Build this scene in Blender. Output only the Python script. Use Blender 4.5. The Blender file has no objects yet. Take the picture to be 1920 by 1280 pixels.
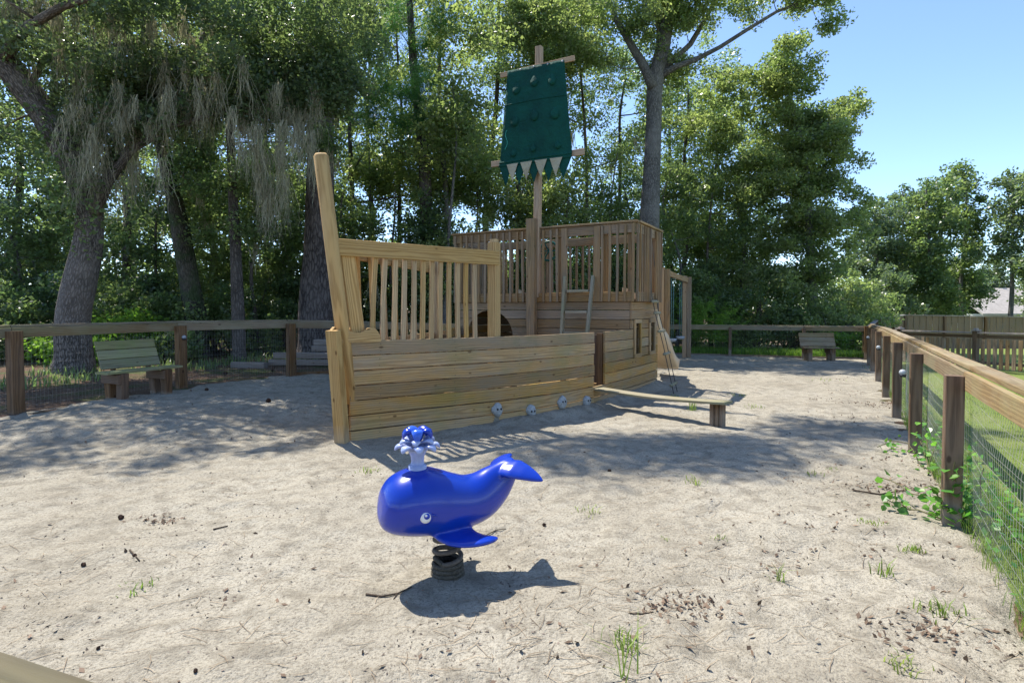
import bpy, math, random
import numpy as np
from mathutils import Matrix, Vector
R = math.radians
random.seed(7)
rng = np.random.default_rng(11)

# ------------------------------------------------------------------ camera, world, sun, exposure
scene = bpy.context.scene
C = scene.collection
cam_data = bpy.data.cameras.new('camera')
cam = bpy.data.objects.new('camera', cam_data); C.objects.link(cam)
cam_data.sensor_width = 36.0
cam_data.lens = 19.69
cam_data.clip_start = 0.05
cam_data.clip_end = 2000
cam.location = (0, 0, 1.65)
cam.rotation_euler = (R(90 - 1.43), 0, 0)
cam_data.shift_y = -34 / 1920
scene.camera = cam

SUN = Vector((-0.39, 0.37, 1.0)).normalized()
world = bpy.data.worlds.new('World'); scene.world = world
world.use_nodes = True
wn = world.node_tree; wn.nodes.clear()
w_out = wn.nodes.new('ShaderNodeOutputWorld'); w_bg = wn.nodes.new('ShaderNodeBackground')
sky = wn.nodes.new('ShaderNodeTexSky'); sky.sky_type = 'NISHITA'; sky.sun_disc = False
sky.sun_elevation = math.asin(SUN.z); sky.sun_rotation = math.atan2(SUN.x, SUN.y) % (2 * math.pi)
sky.air_density = 0.85; sky.dust_density = 0.5; sky.ozone_density = 3.0; sky.altitude = 1000
w_bg.inputs['Strength'].default_value = 0.125
wn.links.new(sky.outputs[0], w_bg.inputs[0]); wn.links.new(w_bg.outputs[0], w_out.inputs[0])

sl = bpy.data.lights.new('sun', 'SUN'); sl.energy = 3.1; sl.angle = R(0.5); sl.color = (1.0, 0.95, 0.86)
so = bpy.data.objects.new('sun', sl); C.objects.link(so)
so.rotation_euler = SUN.to_track_quat('Z', 'Y').to_euler()

scene.view_settings.view_transform = 'Standard'
scene.view_settings.look = 'None'
scene.view_settings.exposure = 1.42
scene.view_settings.gamma = 1.0
scene.view_settings.use_curve_mapping = False
scene.render.engine = 'CYCLES'
scene.cycles.max_bounces = 8
scene.cycles.transparent_max_bounces = 8
scene.cycles.use_denoising = True

# ------------------------------------------------------------------ helpers
W = {}                                   # world matrices by object name

def link(o, parent=None, M=None):
    C.objects.link(o)
    M = M or Matrix.Identity(4)
    if parent is not None:
        o.parent = parent
        o.matrix_parent_inverse = W[parent.name].inverted()
    o.matrix_basis = M
    W[o.name] = M
    return o

def tag(o, label=None, cat=None, group=None, kind=None):
    if label: o['label'] = label
    if cat: o['category'] = cat
    if group: o['group'] = group
    if kind: o['kind'] = kind
    return o

def thing(name, loc, label, cat, group=None, rz=0.0):
    o = bpy.data.objects.new(name, None)
    o.empty_display_size = 0.2
    link(o, None, Matrix.Translation(Vector(loc)) @ Matrix.Rotation(rz, 4, 'Z'))
    return tag(o, label, cat, group)

def dup(o, M, label=None, parent=None):
    """copy a thing with its parts and sub-parts; M is the world motion applied to it"""
    c = o.copy(); C.objects.link(c)
    if parent is None:
        c.parent = None
        c.matrix_basis = M @ W[o.name]
        W[c.name] = c.matrix_basis.copy()
        if label: c['label'] = label
    else:
        c.parent = parent
    for ch in list(o.children):
        dup(ch, M, None, c)
    return c

def mk(name, verts, faces, mat, parent=None, M=None, smooth=False, wc=None):
    me = bpy.data.meshes.new(name)
    me.from_pydata([tuple(v) for v in verts], [], faces)
    if smooth: me.shade_smooth()
    a = me.attributes.new('wc', 'FLOAT_VECTOR', 'POINT')
    src = np.array(wc if wc is not None else [tuple(v) for v in verts], dtype=np.float32)
    a.data.foreach_set('vector', src.ravel())
    if mat: me.materials.append(mat)
    o = bpy.data.objects.new(name, me)
    return link(o, parent, M)

_cache = {}
def box_mesh(L, w, t, mat, ch=0.004, seg=1, bow=0.0):
    key = (round(L, 3), round(w, 3), round(t, 3), mat.name, seg, round(bow, 3), round(ch, 4))
    if key in _cache: return _cache[key]
    c = min(ch, w * .3, t * .3)
    prof = [(-w/2 + c, -t/2), (w/2 - c, -t/2), (w/2, -t/2 + c), (w/2, t/2 - c), (w/2 - c, t/2), (-w/2 + c, t/2), (-w/2, t/2 - c), (-w/2, -t/2 + c)]
    V = []; F = []
    for i in range(seg + 1):
        x = L * i / seg
        dy = bow * math.sin(math.pi * i / seg)
        V += [(x, a + dy, b) for a, b in prof]
    for i in range(seg):
        for k in range(8):
            F.append((i*8 + k, i*8 + (k+1) % 8, (i+1)*8 + (k+1) % 8, (i+1)*8 + k))
    F.append(tuple(range(7, -1, -1))); F.append(tuple(range(seg*8, seg*8 + 8)))
    me = bpy.data.meshes.new('board'); me.from_pydata(V, [], F)
    off = np.array([random.uniform(0, 50), random.uniform(.02, .09) * random.choice((-1, 1)), random.uniform(.01, .06)])
    a = me.attributes.new('wc', 'FLOAT_VECTOR', 'POINT')
    a.data.foreach_set('vector', (np.array(V) + off).astype(np.float32).ravel())
    me.materials.append(mat)
    _cache[key] = me
    return me

def frame(p0, p1, side):
    p0 = Vector(p0); p1 = Vector(p1); x = (p1 - p0).normalized()
    s = Vector(side); y = (s - x * s.dot(x)).normalized(); z = x.cross(y)
    return Matrix(((x.x, y.x, z.x, p0.x), (x.y, y.y, z.y, p0.y), (x.z, y.z, z.z, p0.z), (0, 0, 0, 1)))

def board(name, parent, p0, p1, w, t, side, mat, ch=0.004, seg=1, bow=0.0):
    """a board from p0 to p1; w is its size along `side`, t across"""
    L = (Vector(p1) - Vector(p0)).length
    o = bpy.data.objects.new(name, box_mesh(L, w, t, mat, ch, seg, bow))
    return link(o, parent, frame(p0, p1, side))

def tube_geo(pts, rad, n=8, caps=True, V=None, F=None, WC=None, rough=0.0):
    V = [] if V is None else V; F = [] if F is None else F
    WC = [] if WC is None else WC
    pts = [Vector(p) for p in pts]; b = len(V)
    up = Vector((0.13, 0.21, 1)).normalized(); d = 0.0
    prev = None
    for i, p in enumerate(pts):
        tdir = (pts[min(i+1, len(pts)-1)] - pts[max(i-1, 0)])
        tdir = tdir.normalized() if tdir.length > 1e-9 else Vector((0, 0, 1))
        if prev is None:
            ref = Vector((1, 0, 0)) if abs(tdir.x) < .9 else Vector((0, 1, 0))
            ux = (ref - tdir * ref.dot(tdir)).normalized()
        else:
            ux = (prev - tdir * prev.dot(tdir)).normalized()
        prev = ux; uy = tdir.cross(ux)
        if i: d += (pts[i] - pts[i-1]).length
        r = rad[i] if hasattr(rad, '__len__') else rad
        for k in range(n):
            a = 2 * math.pi * k / n
            rr = r * (1 + rough * (math.sin(3*a + d*1.3) * .5 + math.sin(5*a - d*2.1) * .35 + random.uniform(-.3, .3)))
            q = p + (ux * math.cos(a) + uy * math.sin(a)) * rr
            V.append(tuple(q)); WC.append((d, math.cos(a) * r, math.sin(a) * r))
    m = len(pts)
    for i in range(m - 1):
        for k in range(n):
            F.append((b + i*n + k, b + i*n + (k+1) % n, b + (i+1)*n + (k+1) % n, b + (i+1)*n + k))
    if caps:
        F.append(tuple(b + k for k in range(n-1, -1, -1))); F.append(tuple(b + (m-1)*n + k for k in range(n)))
    return V, F, WC

def tube(name, parent, pts, rad, mat, n=8, rough=0.0, smooth=True):
    V, F, WC = tube_geo(pts, rad, n, True, rough=rough)
    return mk(name, V, F, mat, parent, None, smooth, WC)

def extrude_poly(name, parent, poly, t, M, mat):
    """poly in local xy, extruded from -t/2 to t/2 along local z"""
    n = len(poly)
    V = [(x, y, -t/2) for x, y in poly] + [(x, y, t/2) for x, y in poly]
    F = [tuple(range(n-1, -1, -1)), tuple(range(n, 2*n))] + [(i, (i+1) % n, (i+1) % n + n, i + n) for i in range(n)]
    o = random.uniform(0, 30)
    return mk(name, V, F, mat, parent, M, False, [(v[0] + o, v[1] + .05, v[2] + .03) for v in V])

def lathe(name, parent, prof, center, mat, n=20, M=None, smooth=True):
    V = []; F = []
    for r, z in prof:
        for k in range(n):
            a = 2*math.pi*k/n; V.append((r*math.cos(a), r*math.sin(a), z))
    for i in range(len(prof)-1):
        for k in range(n):
            F.append((i*n+k, i*n+(k+1) % n, (i+1)*n+(k+1) % n, (i+1)*n+k))
    F.append(tuple(range(n-1, -1, -1))); F.append(tuple((len(prof)-1)*n + k for k in range(n)))
    return mk(name, V, F, mat, parent, Matrix.Translation(Vector(center)) @ (M or Matrix.Identity(4)), smooth)

# ---- numpy value noise
_perm = rng.random((64, 64, 64)).astype(np.float32)
def vnoise(x, y, z=0.0):
    x = np.asarray(x, dtype=np.float64); y = np.asarray(y, dtype=np.float64); z = np.asarray(z, dtype=np.float64) + 0*x
    xi = np.floor(x).astype(int); yi = np.floor(y).astype(int); zi = np.floor(z).astype(int)
    fx = x - xi; fy = y - yi; fz = z - zi
    fx = fx*fx*(3-2*fx); fy = fy*fy*(3-2*fy); fz = fz*fz*(3-2*fz)
    g = lambda a, b, c: _perm[(xi+a) & 63, (yi+b) & 63, (zi+c) & 63]
    l = lambda a, b, t: a + (b-a)*t
    return l(l(l(g(0,0,0), g(1,0,0), fx), l(g(0,1,0), g(1,1,0), fx), fy),
             l(l(g(0,0,1), g(1,0,1), fx), l(g(0,1,1), g(1,1,1), fx), fy), fz)

def sstep(a, b, x):
    t = np.clip((x - a) / (b - a), 0, 1); return t*t*(3-2*t)

def h(x, y):
    """large shape of the terrain"""
    x = np.asarray(x, dtype=np.float64); y = np.asarray(y, dtype=np.float64)
    left = 0.21 * sstep(-2.5, -6.5, x - 0.25*(y-8)) * sstep(3.0, 8.5, y)
    back = -0.07 * sstep(12, 19, y) * sstep(-2, 6, x)
    far = -0.40 * sstep(20, 34, y) * sstep(6, 16, x)
    return left + back + far

def hs(x, y):
    """sand surface with its dents and small heaps"""
    x = np.atleast_1d(np.asarray(x, dtype=np.float64)); y = np.atleast_1d(np.asarray(y, dtype=np.float64))
    z = h(x, y) + 0.012
    z = z + 0.050 * (vnoise(x*.55+3, y*.75+9) - .5) + 0.030 * (vnoise(x*1.9, y*2.1, 4) - .5)
    z = z + 0.026 * (vnoise(x*5.1, y*5.6, 7) - .5) + 0.015 * (vnoise(x*12.3, y*12.9, 2) - .5) + 0.006 * (vnoise(x*27, y*27, 5) - .5)
    tt = (x + 2.03)*.469 + (y - 6.8)*.883; ww = (x + 2.03)*.883 - (y - 6.8)*.469
    dw = ww - np.interp(tt, [0, .9, 1.8, 2.7, 3.9, 5.5, 7.1], [.05, .56, 1.07, 1.46, 1.79, 1.99, 2.09])
    z = z + (.02 + .07*sstep(1.3, 2.6, tt))*np.exp(-(dw/.22)**2)*sstep(-.3, .3, tt)*sstep(7.6, 7.0, tt)
    gf = np.random.default_rng(17)
    for _ in range(110):
        fx, fy, fa = gf.uniform(-4.5, 5.5), gf.uniform(2.2, 9.5), gf.uniform(0, 3.14)
        k = (np.abs(x - fx) < .35) & (np.abs(y - fy) < .35)
        if not k.any(): continue
        dx, dy = x[k]-fx, y[k]-fy; u = (dx*math.cos(fa) + dy*math.sin(fa))/.15; v = (-dx*math.sin(fa) + dy*math.cos(fa))/.065; r2 = u*u + v*v
        z[k] += -.016*np.exp(-r2*1.2) + .009*np.exp(-(np.sqrt(r2)-1.45)**2*6)
    # heap around the spring of the rocker, a dent under it
    d = np.hypot(x + .42, y - 3.45); z = z + 0.035 * np.exp(-(d/.22)**2) - .02*np.exp(-(d/.7)**2)
    return z

# playground outline (fence lines)
FD = Vector((.507, .862, 0)); FN = Vector((-.862, .507, 0))
OFF = Vector((.862, -.507, 0))*.09
PA = Vector((1.005, .09, 0)); PB = Vector((3.33, 4.23, 0)) + FD*17.3 + OFF
PC = Vector((5.2, 21.6, 0)); PD = Vector((-4.88, 12.2, 0)); PE = Vector((-8.7, 3.6, 0))
POLY = [PA, PB, PC, PD, PE]
def inside_dist(x, y):
    """signed distance to the outline, positive inside"""
    d = np.full(np.shape(x), 1e9)
    for i in range(5):
        a = POLY[i]; b = POLY[(i+1) % 5]; e = (b - a).normalized()
        nd = -(e.y * (x - a.x) - e.x * (y - a.y))
        if i == 3: pass
        d = np.minimum(d, nd)
    return d
def ground_pt(px, py, z=0.0):
    """pixel of the photograph -> point on the plane z, used to survey positions"""
    f = 1050.0; p = R(1.43)
    u = (px - 960)/f; v = (640 - 34 - py)/f
    dx = u; dy = math.cos(p) + v*math.sin(p); dz = -math.sin(p) + v*math.cos(p)
    k = (z - 1.65)/dz
    return Vector((dx*k, dy*k, z))

# ------------------------------------------------------------------ materials
def nt(name):
    m = bpy.data.materials.new(name); m.use_nodes = True
    t = m.node_tree; t.nodes.clear()
    out = t.nodes.new('ShaderNodeOutputMaterial'); b = t.nodes.new('ShaderNodeBsdfPrincipled')
    t.links.new(b.outputs[0], out.inputs[0])
    return m, t, b, out

def N(t, typ, **kw):
    n = t.nodes.new(typ)
    for k, v in kw.items():
        if k.startswith('i_'):
            key = k[2:]; key = int(key) if key.isdigit() else key
            n.inputs[key].default_value = v
        else: setattr(n, k, v)
    return n

def math_n(t, op, a, b=None, c=None, clamp=False):
    n = t.nodes.new('ShaderNodeMath'); n.operation = op; n.use_clamp = clamp
    for i, v in enumerate((a, b, c)):
        if v is None: continue
        if isinstance(v, (int, float)): n.inputs[i].default_value = v
        else: t.links.new(v, n.inputs[i])
    return n.outputs[0]

def ramp(t, fac, stops, interp='LINEAR'):
    n = t.nodes.new('ShaderNodeValToRGB'); n.color_ramp.interpolation = interp
    e = n.color_ramp.elements
    while len(e) < len(stops): e.new(0.5)
    for el, (p, c) in zip(e, stops):
        el.position = p; el.color = (c[0], c[1], c[2], 1) if hasattr(c, '__len__') else (c, c, c, 1)
    t.links.new(fac, n.inputs[0]); return n.outputs[0]

def mixc(t, fac, a, b, mode='MIX'):
    n = t.nodes.new('ShaderNodeMix'); n.data_type = 'RGBA'; n.blend_type = mode; n.clamp_factor = True
    for sock, v in ((n.inputs[0], fac), (n.inputs[6], a), (n.inputs[7], b)):
        if isinstance(v, (int, float)): sock.default_value = v
        elif isinstance(v, tuple): sock.default_value = (*v[:3], 1)
        else: t.links.new(v, sock)
    return n.outputs[2]

def noise(t, vec, scale, detail=3, rough=.55, dist=0.0):
    n = t.nodes.new('ShaderNodeTexNoise'); n.inputs['Scale'].default_value = scale
    n.inputs['Detail'].default_value = detail; n.inputs['Roughness'].default_value = rough; n.inputs['Distortion'].default_value = dist
    if vec is not None: t.links.new(vec, n.inputs['Vector'])
    return n.outputs[0]

def bump(t, b, height, strength=.3, dist=.01):
    n = t.nodes.new('ShaderNodeBump'); n.inputs['Strength'].default_value = strength; n.inputs['Distance'].default_value = dist
    t.links.new(height, n.inputs['Height']); t.links.new(n.outputs[0], b.inputs['Normal'])

def wood(name, c0, c1, grey=(.2, .18, .15), greyamt=.3, stain=(.10, .12, .05), stainamt=0.0, rand=.25, knots=True, rough=.75, cold=.35, dirt=0.0, ringw=260):
    m, t, b, out = nt(name)
    at = N(t, 'ShaderNodeAttribute', attribute_name='wc')
    oi = N(t, 'ShaderNodeObjectInfo')
    comb = N(t, 'ShaderNodeCombineXYZ')
    t.links.new(math_n(t, 'MULTIPLY', oi.outputs['Random'], 61.0), comb.inputs[0])
    add = N(t, 'ShaderNodeVectorMath', operation='ADD'); t.links.new(at.outputs['Vector'], add.inputs[0]); t.links.new(comb.outputs[0], add.inputs[1])
    v = add.outputs[0]
    mp = N(t, 'ShaderNodeMapping'); mp.inputs['Scale'].default_value = (1.0, 7, 7); t.links.new(v, mp.inputs[0])
    warp = noise(t, mp.outputs[0], 1.0, 3, .5)
    sep = N(t, 'ShaderNodeSeparateXYZ'); t.links.new(v, sep.inputs[0])
    r2 = math_n(t, 'SQRT', math_n(t, 'ADD', math_n(t, 'POWER', sep.outputs[1], 2.0), math_n(t, 'POWER', math_n(t, 'MULTIPLY', sep.outputs[2], 1.0), 2.0)))
    rr = math_n(t, 'ADD', math_n(t, 'MULTIPLY', r2, ringw), math_n(t, 'MULTIPLY', warp, 20.0))
    ring = math_n(t, 'MULTIPLY_ADD', math_n(t, 'SINE', rr), .5, .5)
    mf = N(t, 'ShaderNodeMapping'); mf.inputs['Scale'].default_value = (4, 160, 160); t.links.new(v, mf.inputs[0])
    fib = noise(t, mf.outputs[0], 1.0, 3, .6)
    g = math_n(t, 'ADD', math_n(t, 'MULTIPLY', math_n(t, 'POWER', ring, 2.0), .55), math_n(t, 'MULTIPLY', fib, .6))
    col = ramp(t, g, [(.22, c1), (.45, tuple(.35*a+.65*b_ for a, b_ in zip(c1, c0))), (.85, c0)])
    # large patches of weathering
    mb = N(t, 'ShaderNodeMapping'); mb.inputs['Scale'].default_value = (1.5, 6, 6); t.links.new(v, mb.inputs[0])
    pat = noise(t, mb.outputs[0], 1.3, 4, .6)
    col = mixc(t, math_n(t, 'MULTIPLY', ramp(t, pat, [(.4, 0.0), (.7, 1.0)]), greyamt), col, grey)
    if stainamt > 0:
        geo = N(t, 'ShaderNodeNewGeometry')
        st = noise(t, geo.outputs['Position'], 1.7, 5, .65)
        col = mixc(t, math_n(t, 'MULTIPLY', ramp(t, st, [(.47, 0.0), (.66, 1.0)]), stainamt), col, stain)
    if knots:
        mk_ = N(t, 'ShaderNodeMapping'); mk_.inputs['Scale'].default_value = (1.0, 1.8, 1.8); t.links.new(v, mk_.inputs[0])
        vo = N(t, 'ShaderNodeTexVoronoi'); vo.inputs['Scale'].default_value = 3.2; t.links.new(mk_.outputs[0], vo.inputs['Vector'])
        kn = ramp(t, math_n(t, 'ADD', vo.outputs['Distance'], math_n(t, 'MULTIPLY', fib, .03)), [(.075, 1.0), (.13, 0.0)])
        col = mixc(t, math_n(t, 'MULTIPLY', kn, .75), col, (c1[0]*.35, c1[1]*.28, c1[2]*.25))
    if dirt > 0:   # sand dust near the ground
        geo2 = N(t, 'ShaderNodeNewGeometry'); sp = N(t, 'ShaderNodeSeparateXYZ'); t.links.new(geo2.outputs['Position'], sp.inputs[0])
        dn = noise(t, geo2.outputs['Position'], 6.0, 4, .6)
        zz = math_n(t, 'SUBTRACT', sp.outputs[2], math_n(t, 'MULTIPLY', dn, .26))
        col = mixc(t, math_n(t, 'MULTIPLY', ramp(t, zz, [(0.0, 1.0), (.12, 0.0)]), dirt), col, (.42, .38, .31))
    val = math_n(t, 'MULTIPLY_ADD', oi.outputs['Random'], rand, 1 - rand/2)
    hsv = N(t, 'ShaderNodeHueSaturation'); t.links.new(val, hsv.inputs['Value']); t.links.new(col, hsv.inputs['Color'])
    t.links.new(math_n(t, 'MULTIPLY_ADD', math_n(t, 'FRACT', math_n(t, 'MULTIPLY', oi.outputs['Random'], 7.3)), cold, 1 - cold/2), hsv.inputs['Saturation'])
    t.links.new(hsv.outputs[0], b.inputs['Base Color'])
    b.inputs['Roughness'].default_value = rough; b.inputs['Specular IOR Level'].default_value = .25
    bump(t, b, math_n(t, 'ADD', g, fib), .35, .0025)
    return m

M_HULL = wood('wood_hull', (.45, .275, .115), (.25, .142, .055), (.25, .215, .16), .6, (.19, .18, .06), .4, dirt=.15, rand=.55, ringw=210)
M_BOW = wood('wood_new_pine', (.52, .345, .165), (.31, .185, .078), (.42, .33, .2), .2, dirt=.35)
M_TOWER = wood('wood_tower', (.33, .215, .115), (.17, .105, .052), (.19, .165, .135), .45, (.13, .13, .07), .2)
M_LADDER = wood('wood_grey_green', (.29, .25, .17), (.19, .16, .10), (.3, .29, .24), .4, (.17, .2, .1), .4)
M_POST = wood('wood_fence_post', (.19, .11, .055), (.085, .045, .022), (.20, .16, .12), .3, (.1, .07, .04), .2, dirt=.25)
M_GAP = wood('wood_dark_gap', (.13, .075, .04), (.06, .035, .02), (.12, .09, .06), .3)
M_RAIL = wood('wood_fence_rail', (.27, .19, .10), (.165, .11, .058), (.33, .29, .2), .45, (.24, .23, .11), .35)
M_RAILD = wood('wood_fence_rail_shaded', (.27, .20, .12), (.16, .11, .062), (.3, .28, .2), .5, (.2, .2, .1), .45)
M_NEAR = wood('wood_rail_weathered', (.13, .105, .065), (.08, .062, .038), (.12, .105, .08), .6, (.10, .10, .055), .6, ringw=1400)
M_BENCH = wood('wood_bench_slat', (.30, .275, .14), (.18, .16, .08), (.27, .26, .19), .5, (.24, .28, .1), .5)
M_BENCHLEG = wood('wood_bench_leg', (.19, .11, .06), (.09, .05, .028), (.2, .17, .13), .25, dirt=.8)
M_GREY = wood('wood_grey', (.32, .27, .24), (.2, .165, .14), (.33, .3, .28), .5)
M_TIMBER = wood('wood_timber', (.24, .2, .165), (.15, .12, .1), (.28, .26, .24), .5)
M_MAST = wood('wood_mast', (.46, .31, .18), (.30, .185, .10), (.3, .25, .2), .25)

def plain(name, col, rough=.5, spec=.5, noise_amt=.0, nscale=20, metallic=0, bumpamt=0, coat=0):
    m, t, b, out = nt(name)
    b.inputs['Roughness'].default_value = rough; b.inputs['Specular IOR Level'].default_value = spec; b.inputs['Metallic'].default_value = metallic
    b.inputs['Coat Weight'].default_value = coat
    tc = N(t, 'ShaderNodeTexCoord'); n = noise(t, tc.outputs['Object'], nscale, 4, .6)
    if noise_amt:
        c2 = tuple(c*(1-noise_amt) for c in col)
        t.links.new(ramp(t, n, [(.35, c2), (.65, col)]), b.inputs['Base Color'])
    else: b.inputs['Base Color'].default_value = (*col, 1)
    if bumpamt: bump(t, b, n, bumpamt, .004)
    return m

M_BLUE = plain('blue_plastic', (.001, .032, .37), .27, .5, .08, 5, coat=.2)
M_BLUE2 = plain('light_blue_plastic', (.04, .14, .72), .25, .5, .3, 30)
M_WHITEP = plain('white_plastic', (.36, .42, .66), .3, .5, .15, 25)
M_EYE = plain('eye_white', (.75, .75, .75), .3, .5)
M_DARKBLUE = plain('dark_blue_paint', (.005, .04, .42), .3, .5)
M_SPRING = plain('rusty_spring', (.15, .125, .10), .7, .3, .5, 60, bumpamt=.6)
M_SPRINGS = plain('sandy_spring', (.13, .115, .09), .95, .1, .55, 70, bumpamt=.9)
M_HOLD = plain('grey_white_hold', (.42, .43, .42), .7, .2, .35, 35, bumpamt=.3)
M_BOLT = plain('dark_bolt', (.04, .04, .045), .4, .5, metallic=.6)
M_NAIL = plain('nail_head', (.10, .07, .05), .6, .3)
M_WIRE = plain('galvanised_wire', (.36, .35, .31), .6, .3, .3, 8)
M_ROPE = plain('rope_dark', (.08, .08, .075), .9, .1, .3, 80)
M_CHAIN = plain('green_coated_chain', (.12, .22, .2), .5, .4, .3, 50)
M_SLIDE = plain('tan_plastic', (.58, .44, .28), .5, .4, .12, 3)
M_GREENP = plain('green_plastic', (.005, .10, .085), .4, .4)
M_LAMPW = plain('white_lamp', (.34, .36, .38), .4, .4)
M_ROOF = plain('pale_shingles', (.42, .38, .34), .9, .1, .25, 3)
M_SIDING = plain('pale_siding', (.45, .44, .41), .8, .2, .1, 2)
M_DARKW = plain('dark_opening', (.03, .03, .035), .4, .5)
M_GLASS = plain('window_glass', (.06, .08, .1), .1, .6)

def fabric(name, col, col2):
    m, t, b, out = nt(name)
    tc = N(t, 'ShaderNodeTexCoord')
    w_ = N(t, 'ShaderNodeTexNoise'); w_.inputs['Scale'].default_value = 3.0; w_.inputs['Detail'].default_value = 6; t.links.new(tc.outputs['Object'], w_.inputs[0])
    t.links.new(ramp(t, w_.outputs[0], [(.35, col2), (.65, col)]), b.inputs['Base Color'])
    b.inputs['Roughness'].default_value = .8; b.inputs['Specular IOR Level'].default_value = .2
    f = noise(t, tc.outputs['Object'], 9, 3, .5, .6); bump(t, b, f, .8, .05)
    return m
M_SAIL = fabric('green_canvas', (.004, .065, .047), (.003, .045, .035))
M_PEN = fabric('cream_canvas', (.40, .36, .255), (.31, .27, .18))
M_STITCH = plain('light_green_tape', (.05, .32, .26), .6, .3)

def leafmat(name, ca, cb, trans=.35, rough=.5, tcol=None):
    m, t, b, out = nt(name)
    at = N(t, 'ShaderNodeAttribute', attribute_name='lv')
    sep = N(t, 'ShaderNodeSeparateXYZ'); t.links.new(at.outputs['Vector'], sep.inputs[0])
    col = mixc(t, sep.outputs[0], ca, cb)
    hsv = N(t, 'ShaderNodeHueSaturation'); t.links.new(col, hsv.inputs['Color'])
    t.links.new(math_n(t, 'MULTIPLY_ADD', sep.outputs[1], .8, .6), hsv.inputs['Value'])
    b.inputs['Roughness'].default_value = rough; b.inputs['Specular IOR Level'].default_value = .5 if rough < .5 else .2
    t.links.new(hsv.outputs[0], b.inputs['Base Color'])
    tr = N(t, 'ShaderNodeBsdfTranslucent')
    tint = mixc(t, 1.0, hsv.outputs[0], tcol or (1.95, 2.05, 1.1), 'MULTIPLY'); t.links.new(tint, tr.inputs[0])
    mx = N(t, 'ShaderNodeMixShader'); mx.inputs[0].default_value = trans
    t.links.new(b.outputs[0], mx.inputs[1]); t.links.new(tr.outputs[0], mx.inputs[2]); t.links.new(mx.outputs[0], out.inputs[0])
    return m
L_OAK = leafmat('leaf_live_oak', (.070, .108, .066), (.13, .165, .09), 0.58, .30)
L_MAPLE = leafmat('leaf_broad', (.115, .165, .072), (.215, .245, .13), 0.62, .30)
L_MIX = leafmat('leaf_mixed', (.092, .145, .07), (.175, .215, .112), 0.6, .30)
L_DARK = leafmat('leaf_dark', (.068, .115, .062), (.125, .165, .085), 0.57, .30)
L_FAR = leafmat('leaf_far', (.08, .125, .075), (.145, .18, .11), 0.52, .30)
L_BRIGHT = leafmat('leaf_bright', (.10, .20, .03), (.19, .30, .06), .45, .5)
L_PINE = leafmat('pine_needles_green', (.045, .13, .04), (.08, .18, .055), .3, .5)
L_VINE = leafmat('leaf_vine', (.06, .19, .035), (.17, .32, .06), .4, .3)
L_MOSS = leafmat('spanish_moss', (.28, .26, .18), (.46, .43, .31), .45, .9, (1.1, 1.1, .95))
L_GRASS = leafmat('grass_blade', (.10, .17, .035), (.26, .31, .09), .4, .6)
L_DRY = leafmat('dry_needles', (.20, .15, .10), (.33, .26, .18), .1, .8, (1, 1, 1))
L_DEAD = leafmat('dead_leaf', (.10, .068, .045), (.21, .145, .10), .1, .7, (1, 1, 1))
L_BIT = leafmat('bark_bit', (.07, .055, .045), (.19, .15, .12), .05, .8, (1, 1, 1))

def barkmat(name, c0, c1, scale=1.0, moss=0.0):
    m, t, b, out = nt(name)
    at = N(t, 'ShaderNodeAttribute', attribute_name='wc')
    mp = N(t, 'ShaderNodeMapping'); mp.inputs['Scale'].default_value = (2.2*scale, 13*scale, 13*scale); t.links.new(at.outputs['Vector'], mp.inputs[0])
    n0 = noise(t, mp.outputs[0], 1.0, 6, .65, .5)
    m2 = N(t, 'ShaderNodeMapping'); m2.inputs['Scale'].default_value = (4.5*scale, 15*scale, 15*scale); t.links.new(at.outputs['Vector'], m2.inputs[0])
    wv = N(t, 'ShaderNodeVectorMath', operation='ADD'); t.links.new(m2.outputs[0], wv.inputs[0]); nn2 = t.nodes.new('ShaderNodeTexNoise'); nn2.inputs['Scale'].default_value = 1.4; t.links.new(m2.outputs[0], nn2.inputs['Vector']); t.links.new(nn2.outputs[1], wv.inputs[1])
    vo = N(t, 'ShaderNodeTexVoronoi', feature='DISTANCE_TO_EDGE'); vo.inputs['Scale'].default_value = 1.0; t.links.new(wv.outputs[0], vo.inputs['Vector'])
    edge = ramp(t, vo.outputs['Distance'], [(.0, 0.0), (.22, 1.0)])
    n = math_n(t, 'ADD', math_n(t, 'MULTIPLY', n0, .6), math_n(t, 'MULTIPLY', edge, .32))
    geo = N(t, 'ShaderNodeNewGeometry'); n2 = noise(t, geo.outputs['Position'], .9, 4, .6)
    col = ramp(t, n, [(.35, c1), (.62, c0)])
    col = mixc(t, math_n(t, 'MULTIPLY', ramp(t, n2, [(.45, 0.0), (.7, 1.0)]), .5), col, tuple(c*1.5 for c in c0))
    if moss: col = mixc(t, math_n(t, 'MULTIPLY', ramp(t, noise(t, geo.outputs['Position'], 2.1, 5, .6), [(.45, 0.0), (.6, 1.0)]), moss), col, (.05, .09, .03))
    t.links.new(col, b.inputs['Base Color']); b.inputs['Roughness'].default_value = .95; b.inputs['Specular IOR Level'].default_value = .1
    bump(t, b, n, 1.0, .05)
    return m
B_OAK = barkmat('bark_oak', (.22, .19, .165), (.07, .06, .052), 1.5)
B_IVY = barkmat('bark_ivy', (.11, .10, .08), (.04, .038, .032), 1.2, .6)
B_PINE = barkmat('bark_pine', (.135, .115, .105), (.05, .042, .04), .8)
B_GREY = barkmat('bark_grey', (.20, .19, .175), (.09, .085, .08), 1.6)
B_DARK = barkmat('bark_dark', (.14, .12, .105), (.055, .047, .042), 1.2)

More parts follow.
